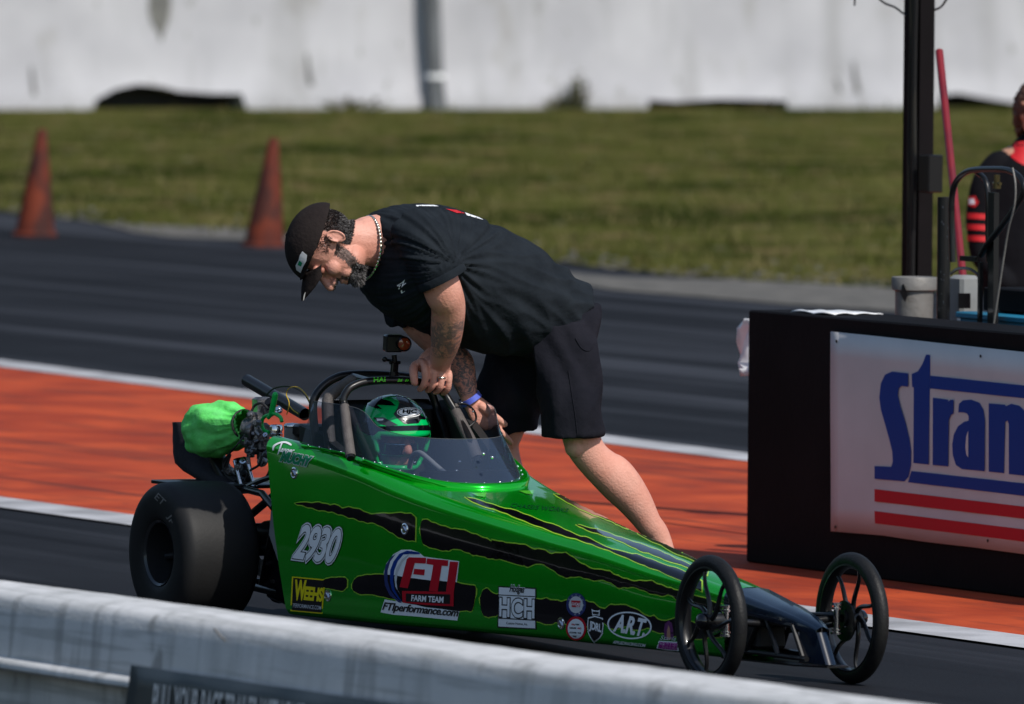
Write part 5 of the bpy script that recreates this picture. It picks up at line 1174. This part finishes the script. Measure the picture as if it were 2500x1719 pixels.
bm_.materials.append(mat('stubbled_skin', (.11, .062, .050), .7, c2=(.20, .13, .11), nscale=80)); rs_ = random.Random(31)
loc = {}
for v in bm_.vertices:
    wv = np.array(v.co) + foot0 - ho
    if wv @ wv < .05: loc[v.index] = (hw_l @ wv) / HS
for p_ in bm_.polygons:
    if all(i in loc for i in p_.vertices):
        c3 = sum(loc[i] for i in p_.vertices) / len(p_.vertices)
        if beard_w(*c3) > rs_.uniform(.25, 1.0) or hair_w(*c3) > .5: p_.material_index = 1
def strands(name, wfun, ln, per, mats, parent, wid, comb, grey):
    b = MB()
    for i, c3 in loc.items():
        w_ = wfun(*c3)
        if w_ <= 0: continue
        v = bm_.vertices[i]; n_ = np.array(v.normal); P0 = np.array(v.co) + foot0
        for k in range(per):
            if rs_.random() > w_: continue
            j = np.array([rs_.uniform(-.002, .002) for _ in range(3)]); d = n_ * .55 + comb(c3) + np.array([rs_.gauss(0, .28) for _ in range(3)]); d /= np.linalg.norm(d)
            t_ = np.cross(d, np.array([rs_.uniform(-1, 1) for _ in range(3)])); t_ /= np.linalg.norm(t_) + 1e-9; l_ = ln(c3) * rs_.uniform(.5, 1.15); q = P0 + j - n_ * .001
            b.add([q - t_ * wid, q + t_ * wid, q + d * l_ * .6 + t_ * wid * .7 + comb(c3) * l_ * .1, q + d * l_ + comb(c3) * l_ * .3], [(0, 1, 2), (0, 2, 3)], 1 if rs_.random() < grey(c3) else 0)
    return b.build(name, mats, parent, smooth=False, fixn=False)
M['beard_grey'] = mat('grey_hair', (.20, .19, .19), .6)
M['beard_dark'] = mat('dark_hair', (.014, .010, .010), .6, spec=.2)
strands('beard', beard_w, lambda c: .0035 + .010 * max(0, min(1, (-c[2] - .07) / .03)) * (c[0] > .03), 4, [M['beard_dark'], M['beard_grey']], man, .0007, lambda c: -hu * .5 + hf * .35, lambda c: .55 if (c[2] < -.080 and c[0] > .05) else .22)
strands('hair', hair_w, lambda c: .007, 6, [M['beard_dark'], M['beard_grey']], man, .0008, lambda c: -hu * .7 - hf * .1, lambda c: .38 if c[2] < .0 else .10)
b = MB()
for k in (-1, 1): b.tube([HP(.094, k * .012, .030), HP(.094, k * .028, .034), HP(.084, k * .044, .031)], [.002, .0035, .0015], n=6)
b.build('eyebrow', M['hair'], man)
b = MB()
for k in (-1, 1): b.ell(HP(.076, k * .031, .010), hf * .013, hl * .015, hu * .010, 14, 10)
b.build('eyelid', mat('eyelid_skin', (.36, .14, .10), .5), man)
b = MB()
for k in (-1, 1): b.tube([HP(.086, k * .022, .006), HP(.089, k * .031, .005), HP(.083, k * .041, .007)], .0011, n=6)
b.build('eyelashes', M['hair'], man)
# cap: crown, panel seams, brim
b = MB(); rows = []
for i in range(17):
    th_ = pi / 2 * i / 16 * 1.12; row = []
    for k in range(48):
        a = 2 * pi * k / 48; R1, R2, R3 = .119, .092, .106
        p = (R1 * sin(th_) * cos(a) - .004, R2 * sin(th_) * sin(a), .030 + R3 * cos(th_))
        lim = .036 + .022 * (p[0] + .11) / .2; p = (p[0], p[1], max(p[2], lim))
        sq = 1 + .03 * cos(2 * a); row.append(HP(p[0] * sq, p[1], p[2] + .004 * (cos(a) > .2) * sin(th_)))
    rows.append(row)
b.grid(rows, closed_u=True); cp = b.build('cap', M['cap'], man, angle=None); cp.modifiers.new('t', 'SOLIDIFY').thickness = .0035
b = MB(); rows = []
for j in range(13):
    t = -1 + 2 * j / 12; r_ = []
    for i in range(9):
        q = i / 8; ln = .078 * sqrt(max(0, 1 - (t * .93) ** 2)) + .006
        a0 = .098 * sqrt(max(0, 1 - (t * .80) ** 2)) ; r_.append(HP(a0 + ln * q, .072 * t * (1 - .12 * q), .060 - .040 * t * t - .012 * q * q))
    rows.append(r_)
b.grid(rows); o = b.build('brim', M['cap'], cp); o.modifiers.new('t', 'SOLIDIFY').thickness = .004
b = MB(); b.tube([HP(-.118 * sin(t) * 1.0, .0, .030 + .1075 * cos(t)) for t in np.linspace(-1.5, 1.5, 18)], .0014, n=6); b.tube([HP(-.004, .0935 * sin(t), .031 + .1075 * cos(t)) for t in np.linspace(-1.5, 1.5, 18)], .0014, n=6); b.ell(HP(-.004, 0, .138), hf * .007, hl * .007, hu * .004, 10, 6); b.build('seam', M['cap'], cp)
S = Surf(cp); b = MB(); poly_decal(b, S, [(740, 613), (751, 622), (749, 636), (741, 650), (736, 664), (726, 657), (724, 646), (731, 634), (734, 622)], 0, .0055, 8); poly_decal(b, S, [(733, 634), (740, 640), (737, 648), (729, 645)], 1, .0065, 8)
poly_decal(b, S, [(803, 512), (812, 516), (811, 519), (802, 514)], 2, .0055, 8); b.build('badge', [M['silver_ink'], M['green_ink'], M['lime_cloth']], cp, smooth=False, fixn=False)
b = MB(); c_ = HP(.166, .030, .044); b.ell(c_, hf * .014, hl * .002 + hu * .001, hu * .003 + hl * .010, 14, 8); b.build('brim_sticker', M['silver_ink'], cp)
# chain necklace
b = MB(); nc, nn = sect(909, 600, XM), 46
for k in range(nn):
    a = 2 * pi * k / nn; R1, R2 = .094, .078; p = nc + Z * R1 * sin(a) + U * R2 * cos(a) + W * (-.010 - .016 * max(0, -sin(a)) ** 2) - Z * .012 * max(0, -sin(a)) ** 3
    a2 = a + .1; t_ = Z * R1 * cos(a) - U * R2 * sin(a); t_ /= np.linalg.norm(t_); n_ = Z * sin(a) + U * cos(a)
    b.ell(p, t_ * .0075, n_ * .0035, np.cross(t_, n_) * .005, 8, 6)
b.build('necklace', M['gold'], man)
# tee shirt
tee = MB(); rows = []
ts = [(915, 528, 908, 660, .082), (926, 518, 908, 690, .135), (945, 508, 918, 725, .195), (985, 500, 950, 765, .235), (1040, 498, 1003, 796, .245), (1100, 508, 1060, 818, .225), (1170, 532, 1108, 840, .21), (1240, 562, 1150, 854, .205), (1300, 600, 1190, 862, .20), (1356, 642, 1230, 868, .19), (1398, 676, 1250, 870, .18), (1430, 700, 1268, 872, .18)]
A = cat([list(sect(a, b_, XM)) + list(sect(c, d, XM)) + [h] for a, b_, c, d, h in ts], 5)
for q in A:
    tp_, bt, hw = q[:3], q[3:6], q[6]; c_ = (tp_ + bt) / 2; v_ = (tp_ - bt) / 2
    rows.append([c_ + v_ * cos(a) + U * hw * sin(a) for a in np.linspace(0, 2 * pi, 41)[:-1]])
tee.grid(rows, closed_u=True); tee.add(rows[0], [tuple(range(40))]); tee.add(rows[-1], [tuple(range(40))])
limb(tee, [(sect(995, 560, .97), .085, .075), (sect(1030, 592, 1.03), .086, .088), (sect(1056, 634, 1.06), .080, .084), (sect(1078, 678, 1.07), .076, .083)], U, dome=False, n=26)
limb(tee, [(sect(975, 620, .72), .080, .09), (sect(978, 690, .66), .074, .075), (sect(984, 745, .63), .066, .064), (sect(988, 788, .62), .062, .058)], U, dome=False, n=24)
ORG = Vector(tuple(sect(1060, 640, 1.0)))
def fold(co):
    # long soft drag folds from the shoulder towards the hem plus fine creases
    d = Vector(co) - ORG; a = math.atan2(d.z, d.dot(Vector(tuple(W)))); r_ = d.length
    q = Vector(co)
    w1 = (1 - abs(noise.noise(Vector((a * 8, r_ * 4.5, 1)))) * 3.2) * min(1, r_ / .12) * .0068
    n1 = noise.noise(Vector((co[0] * 5, co[1] * 5, co[2] * 9))) * .007
    v = Vector(tuple(hipc)) - q; h = max(0, 1 - v.length / .34)
    w2 = (1 - abs(noise.noise(Vector((co[0] * 9 + co[2] * 14, co[1] * 5, co[2] * 5 - co[0] * 8)))) * 3.2) * min(1, h * 2) * .0095
    return w1 + n1 + w2 - .004
shirt = fuse(tee, 'tee_shirt', .006, M['tee'], man, 3, .4, disp=fold)
# rolled sleeve hem edge
b = MB(); c_, n_ = sect(1078, 679, 1.07), None
ax_ = sect(1078, 678, 1.07) - sect(1056, 634, 1.06); ax_ /= np.linalg.norm(ax_); v_ = np.cross(ax_, U); v_ /= np.linalg.norm(v_); u_ = np.cross(v_, ax_)
b.lathe(c_, ax_, [(-.016, .0805), (-.012, .0835), (.006, .0845), (.010, .083), (.008, .079), (-.004, .062)], n=40, ref=U); b.build('sleeve_hem', M['tee'], shirt)
S = Surf(shirt); b = MB(); text_decal(b, S, 'FZ', (974, 706), (993, 692), (970, 697), [(0, 0)], base=.04, off=.002); text_decal(b, S, 'L', (981, 717), (989, 711), (979, 709), [(0, 0)], base=.04, off=.002)
for q_ in ([(1016, 501.5), (1060, 501.5), (1072, 505), (1016, 504)], [(1135, 520), (1170, 532), (1180, 538), (1140, 527)], [(1229, 550), (1237, 553), (1236, 557), (1229, 553)], [(1242, 557), (1252, 563), (1250, 566), (1243, 561)]): poly_decal(b, S, q_, 0, .002, 6)
poly_decal(b, S, [(1088, 511), (1115, 514), (1135, 522), (1115, 521)], 1, .002, 6)
b.split('shirt_print', [M['white'], M['jacket_red']], shirt, smooth=False, fixn=False)
# shorts
sh = MB()
limb(sh, [(sect(1372, 735, XM), .165, .10), (sect(1366, 780, XM), .185, .112), (sect(1342, 850, XM), .19, .125), (sect(1320, 905, XM), .18, .12)], U, n=30, dome=False)
limb(sh, [(sect(1368, 800, .955), .095, .104), (sect(1382, 880, .98), .104, .108), (sect(1390, 970, 1.0), .102, .102), (sect(1397, 1062, 1.0), .100, .098)], U, dome=False, n=30)
limb(sh, [(sect(1300, 850, .75), .100, .115), (sect(1262, 920, .72), .106, .112), (sect(1244, 990, .71), .100, .103), (sect(1244, 1048, .70), .094, .098)], U, dome=False, n=28)
def crease(co): return (1 - abs(noise.noise(Vector((co[0] * 7 + co[2] * 3, co[1] * 7, co[2] * 4)))) * 2.4) * .015 - .006 + .006 * noise.noise(Vector((co[0] * 8, co[1] * 8, co[2] * 5))) + .0035 * sin(co[0] * 60 + co[2] * 26 + 4 * noise.noise(Vector(co) * 5))
shorts = fuse(sh, 'shorts', .006, M['shorts'], man, 3, .4, disp=crease)
S = Surf(shorts)
b = MB(); pts = [(1388, 905), (1396, 960), (1404, 1010), (1410, 1062)]; b.tube([S.at(x, y, .001) for x, y in cat(pts, 6)], .0016, n=6)
b.tube([S.at(x, y, .001) for x, y in cat([(1405, 826), (1420, 850), (1438, 856), (1452, 838)], 6)], .002, n=6); b.build('seam', M['shorts'], shorts)
b = MB(); r_c = (fpath[2][2] + fpath[2][3]) / 2; b.tube([r_c + W * .0138 * cos(a) + U * .0138 * sin(a) + Z * -.002 for a in np.linspace(0, 2 * pi, 25)[:-1]], .0028, n=8, closed=True); b.build('ring', M['gold'], man)
b = MB(); wc, wa = sect(1149, 974, .785), sect(1160, 990, .79) - sect(1146, 968, .785); wa /= np.linalg.norm(wa); b.lathe(wc, wa, [(-.009, .033), (-.009, .0355), (.009, .0365), (.009, .034)], n=32, ref=U); b.build('wristband', M['band'], man)
for a_ in (an, an2):
    b = MB(); limb(b, [(a_ - Z * .005, .045, .047), (a_ - Z * .035, .046, .05), (a_ - Z * .045 - W * .06, .048, .038), (a_ - Z * .052 - W * .16, .047, .030), (a_ - Z * .055 - W * .19, .035, .025)], U); b.box(a_ - W * .07 - Z * .076, U * .046, W * .14, Z * .009, bev=.008); fuse(b, 'shoe', .006, M['shoe'], man, 3)

# ---------------- the driver in the cockpit
do = side(958, 1056, 0.0); dfoot = car(.85, 0, .10)
drv = thing('person', 'helmeted driver in mirrored glasses sitting low behind the tinted windscreen', 'person', dfoot)
df = U * .985 + W * -.0 - Z * .06; df /= np.linalg.norm(df); dl = np.cross(Z, df); dl /= np.linalg.norm(dl); du = np.cross(df, dl)
mb = MB(); head_mesh(mb, do + du * -.02, df, dl, du, .95)
limb(mb, [(do - Z * .09, .05, .05), (do - Z * .16, .055, .055), (do - Z * .22 - df * .02, .15, .09), (do - Z * .38 - df * .03, .16, .10), (car(.78, 0, .16), .15, .10)], W)
for k in (-1, 1):
    limb(mb, [(do - Z * .22 + dl * k * .13, .05, .05), (do - Z * .34 + dl * k * .17 + df * .05, .043, .043), (do - Z * .36 + dl * k * .10 + df * .22, .036, .036), (do - Z * .30 + dl * k * .05 + df * .28, .034, .03)], W)
    limb(mb, [(car(.80, k * .08, .18), .075, .075), (car(1.15, k * .10, .24), .058, .058), (car(1.55, k * .07, .16), .045, .045)], W)
fuse(mb, 'body', .006, skin_mat('driver_skin', (.50, .20, .14), (.58, .26, .18)), drv, 3)
b = MB(); limb(b, [(do - Z * .15, .075, .07), (do - Z * .20 - df * .01, .16, .10), (do - Z * .30 - df * .03, .185, .12), (do - Z * .42 - df * .03, .175, .12), (car(.78, 0, .15), .165, .11)], W)
for k in (-1, 1):
    limb(b, [(do - Z * .21 + dl * k * .12, .065, .065), (do - Z * .34 + dl * k * .17 + df * .05, .054, .054), (do - Z * .36 + dl * k * .10 + df * .22, .046, .046), (do - Z * .31 + dl * k * .055 + df * .27, .046, .042)], W)
    limb(b, [(car(.80, k * .08, .18), .085, .085), (car(1.15, k * .10, .24), .066, .066), (car(1.50, k * .07, .16), .05, .05)], W)
fuse(b, 'race_suit', .007, mat('charcoal_race_suit', (.018, .020, .026), .75, bump=.3), drv, 3, disp=lambda co: .006 * noise.noise(Vector(co) * 14))
b = MB(); rows = []
NH, MH = 64, 40
hv = []; hfaces = []
for i in range(MH + 1):
    th_ = pi * i / MH
    for k in range(NH):
        a = 2 * pi * k / NH; x, y, z = sin(th_) * cos(a), sin(th_) * sin(a), cos(th_)
        rx = .138 if x > 0 else .130; rz = .122 if z > 0 else .155
        px_ = rx * x + (.022 * max(0, -z) ** 2 * max(0, x)); hv.append(do + df * px_ + dl * y * .118 * (1 - .10 * max(0, -z)) + du * z * rz)
for i in range(MH):
    for k in range(NH):
        th_ = pi * (i + .5) / MH; a = 2 * pi * (k + .5) / NH; x, y, z = sin(th_) * cos(a), sin(th_) * sin(a), cos(th_)
        if x > .42 and abs(y) < .80 and -.62 < z < -.02: continue
        if z < -.95: continue
        hfaces.append((i * NH + k, i * NH + (k + 1) % NH, (i + 1) * NH + (k + 1) % NH, (i + 1) * NH + k))
b.add(hv, hfaces); hel = b.build('helmet', M['helmet_green'], drv, angle=None, fixn=False); hel.modifiers.new('t', 'SOLIDIFY').thickness = -.012
S = Surf(hel); q = lambda pts: zz(pts, (700, 780), 3.547); b = MB()
Pq = lambda pts, mi, of=.0012: poly_decal(b, S, q(pts), mi, of, 7)
Pq([(935, 645), (1000, 640), (1060, 700), (1150, 790), (1170, 850), (1140, 900), (1020, 905), (950, 850), (925, 820), (960, 770), (975, 720), (950, 680)], 0)
Pq([(640, 700), (720, 665), (800, 690), (760, 640), (900, 640), (830, 660), (820, 690), (900, 710), (945, 750), (860, 745), (780, 740), (830, 780), (770, 770), (700, 740), (650, 760), (610, 740)], 1)
Pq([(1060, 650), (1130, 690), (1180, 760), (1215, 830), (1190, 840), (1120, 720), (1050, 660)], 1)
Pq([(750, 850), (840, 850), (900, 880), (965, 915), (880, 925), (800, 900)], 0)
Pq([(790, 925), (965, 922), (1215, 915), (1240, 900), (1245, 960), (1000, 965), (800, 965)], 1)
Pq([(600, 740), (650, 780), (700, 850), (740, 870), (790, 925), (800, 965), (760, 1000), (700, 1000), (640, 960), (600, 860)], 1)
Pq([(1140, 835), (1210, 845), (1195, 868), (1145, 862)], 1, .0020)
Pq([(1000, 870), (1130, 862), (1145, 895), (1050, 905)], 1, .0020)
Pq([(780, 860), (840, 862), (838, 875), (785, 880)], 2, .002)
Pq(disc(1058, 808, 105, 42, 28), 2, .0024); Pq(disc(1058, 808, 97, 36, 28), 1, .0030); Pq(disc(1058, 808, 90, 31, 28), 2, .0036)
text_decal(b, S, 'HJC', *q([(1000, 826), (1118, 826), (1004, 786)]), [(0, 1)], off=.0042, base=.05)
b.build('helmet_graphics', [M['helmet_dark'], M['black_gloss'], M['white']], hel, smooth=True, angle=60, fixn=False)
b = MB(); rows = []
for j in range(9):
    z = -.004 - .040 * j / 8; r_ = []
    for k in range(17):
        a = -1.15 + 2.3 * k / 16; cut = .014 * max(0, 1 - abs(a) / .22) * (j / 8) ; r_.append(do + df * (.103 * cos(a) + .004) + dl * .080 * sin(a) + du * (z + cut - .02))
    rows.append(r_)
b.grid(rows); o = b.build('sunglasses', M['glasses'], drv); o.modifiers.new('t', 'SOLIDIFY').thickness = .002

# ---------------- onlooker at the right edge
w0 = gz(2520, 1189); w0[2] = 0; YN = np.array([0, 1., 0]); XR = np.array([1., 0, 0])
wp = lambda px, py, d=0.: plane(px, py, w0 + YN * d, YN)
wom = thing('person', 'person with brown hair in a black and red jacket at the right edge', 'person', w0)
of_ = np.array([-.35, -.93, -.05]); of_ /= np.linalg.norm(of_); ol = np.cross(Z, of_); ol /= np.linalg.norm(ol); ou = np.cross(of_, ol)
oh = wp(2536, 268)
mb = MB(); head_mesh(mb, oh, of_, ol, ou, .95)
limb(mb, [(oh - Z * .08, .05, .05), (oh - Z * .16, .055, .055), (wp(2515, 420), .16, .09), (wp(2510, 560), .15, .10), (wp(2512, 700), .16, .11)], XR)
for px0, px1 in ((2486, 2476), (2545, 2560)): limb(mb, [(wp(px0, 700), .085, .09), (wp(px1, 930), .06, .065), (wp(px1, 1140), .045, .045)], XR)
limb(mb, [(wp(2432, 420, -.02), .045, .045), (wp(2396, 520, -.03), .04, .04), (wp(2400, 625, -.05), .036, .036), (wp(2450, 690, -.12), .03, .03)], XR); limb(mb, [(wp(2590, 420), .045, .045), (wp(2622, 530), .04, .04), (wp(2610, 650), .03, .03)], XR)
fuse(mb, 'body', .008, M['skin_ink'], wom, 3)
def jk(disp_b, lst, n=24):
    limb(disp_b, lst, XR, n=n)
b = MB(); limb(b, [(wp(2512, 372), .075, .07), (wp(2512, 400), .15, .10), (wp(2510, 450), .185, .115), (wp(2510, 560), .185, .13), (wp(2512, 690), .19, .14)], XR, n=28)
limb(b, [(wp(2440, 405, -.02), .062, .06), (wp(2408, 450, -.03), .060, .06), (wp(2393, 530, -.04), .055, .055), (wp(2396, 600, -.05), .052, .052), (wp(2410, 640, -.07), .048, .048), (wp(2455, 690, -.12), .042, .042)], XR)
limb(b, [(wp(2585, 410), .06, .06), (wp(2622, 520), .052, .052), (wp(2612, 640), .042, .042)], XR)
jak = fuse(b, 'jacket', .008, M['jacket'], wom, 3, disp=lambda co: .008 * noise.noise(Vector(co) * 9))
S = Surf(jak); b = MB()
for y in (520, 547, 574): strip_decal(b, S, [(2362, y), (2385, y + 1), (2418, y + 3)], [(2363, y + 14), (2385, y + 15), (2418, y + 17)], 0, .003, rows=2, step=5)
poly_decal(b, S, [(2366, 480), (2382, 478), (2390, 494), (2382, 506), (2366, 503)], 0, .003, 6); poly_decal(b, S, [(2367, 486), (2379, 485), (2382, 498), (2368, 499)], 1, .004, 6)
strip_decal(b, S, [(2463, 362), (2480, 348), (2500, 346), (2520, 350)], [(2470, 385), (2485, 396), (2502, 405), (2520, 405)], 0, .003, rows=3, step=6)
b.split('stripe_trim', [M['jacket_red'], M['white']], jak, smooth=True, fixn=False)
b = MB(); 
for px0, px1 in ((2484, 2474), (2540, 2552)): limb(b, [(wp(px0, 690), .105, .10), (wp(px1, 930), .075, .08), (wp(px1, 1150), .06, .065)], XR)
fuse(b, 'trousers', .009, M['jacket'], wom, 3)
hairy('hair', [(oh + Z * .02 - of_ * .012, of_ * .108, ol * .096, ou * .112), (oh - Z * .07 - of_ * .05, of_ * .06, ol * .09, ou * .08), (oh - Z * .02 - of_ * .0 - ol * .075, of_ * .05, ol * .028, ou * .10), (oh - Z * .02 + ol * .075, of_ * .05, ol * .028, ou * .10)], M['hair_brown'], wom, .006, .008, 60)
for px_, dd in ((2480, 0), (2556, .02)):
    c_ = wp(px_, 1160, dd); c_[2] = .05; b = MB(); limb(b, [(c_ + YN * .05, .045, .05), (c_ - YN * .08 - Z * .01, .045, .035), (c_ - YN * .15 - Z * .015, .03, .028)], XR); fuse(b, 'shoe', .008, M['shoe'], wom, 2)

# ================================================================ UNSEEN TREES AND FOLIAGE ADDED FOR THE PAINT TO REFLECT
M['foliage'] = mat('dark_tree_foliage', (.010, .026, .007), .9, c2=(.028, .052, .014), nscale=.6, world=True, bump=.5, bscale=3)
rows = []
for i in range(150):
    x = -190 + i * 2.5; h = 29 + 6 * noise.noise(Vector((x * .05, 1, 0))) + 3 * noise.noise(Vector((x * .22, 5, 0))); row = []
    for j in range(22):
        t = j / 21; z = h * sin(t * pi * .5); y = 150 - 6 * sin(t * pi) * 1.3 + 12 * t ** 3
        d = 2.2 * noise.noise(Vector((x * .3, z * .3, 7))) + .9 * noise.noise(Vector((x * .9, z * .9, 2))); row.append((x + d * .5, y + d * 1.6, z + d * .5))
    rows.append(row)
b = MB(); b.grid(rows); tag(b.build('reflection_trees', M['foliage'], origin=(0, 150, 0), fixn=False), 'unseen dark belt of tall trees behind the white wall, added for reflections', 'trees', kind='stuff')
rows = []
for i in range(130):
    x = -78 + i * .6; row = []
    for j in range(14):
        a = pi * j / 13; y = -5.6 + 1.0 * cos(a); z = 3.0 * max(0, sin(a)) ** .6; d = .35 * noise.noise(Vector((x * .8, a * 2.5, 3))) + .15 * noise.noise(Vector((x * 2.4, a * 6, 1))); row.append(trk(x, y + d * cos(a), max(0, z + d * sin(a))))
    rows.append(row)
b = MB(); b.grid(rows); tag(b.build('reflection_hedge', M['foliage'], origin=tuple(trk(-40, -5.6, 0)), fixn=False), 'unseen dark leafy bank by the near barrier, added for paint reflections', 'reflection_hedge')
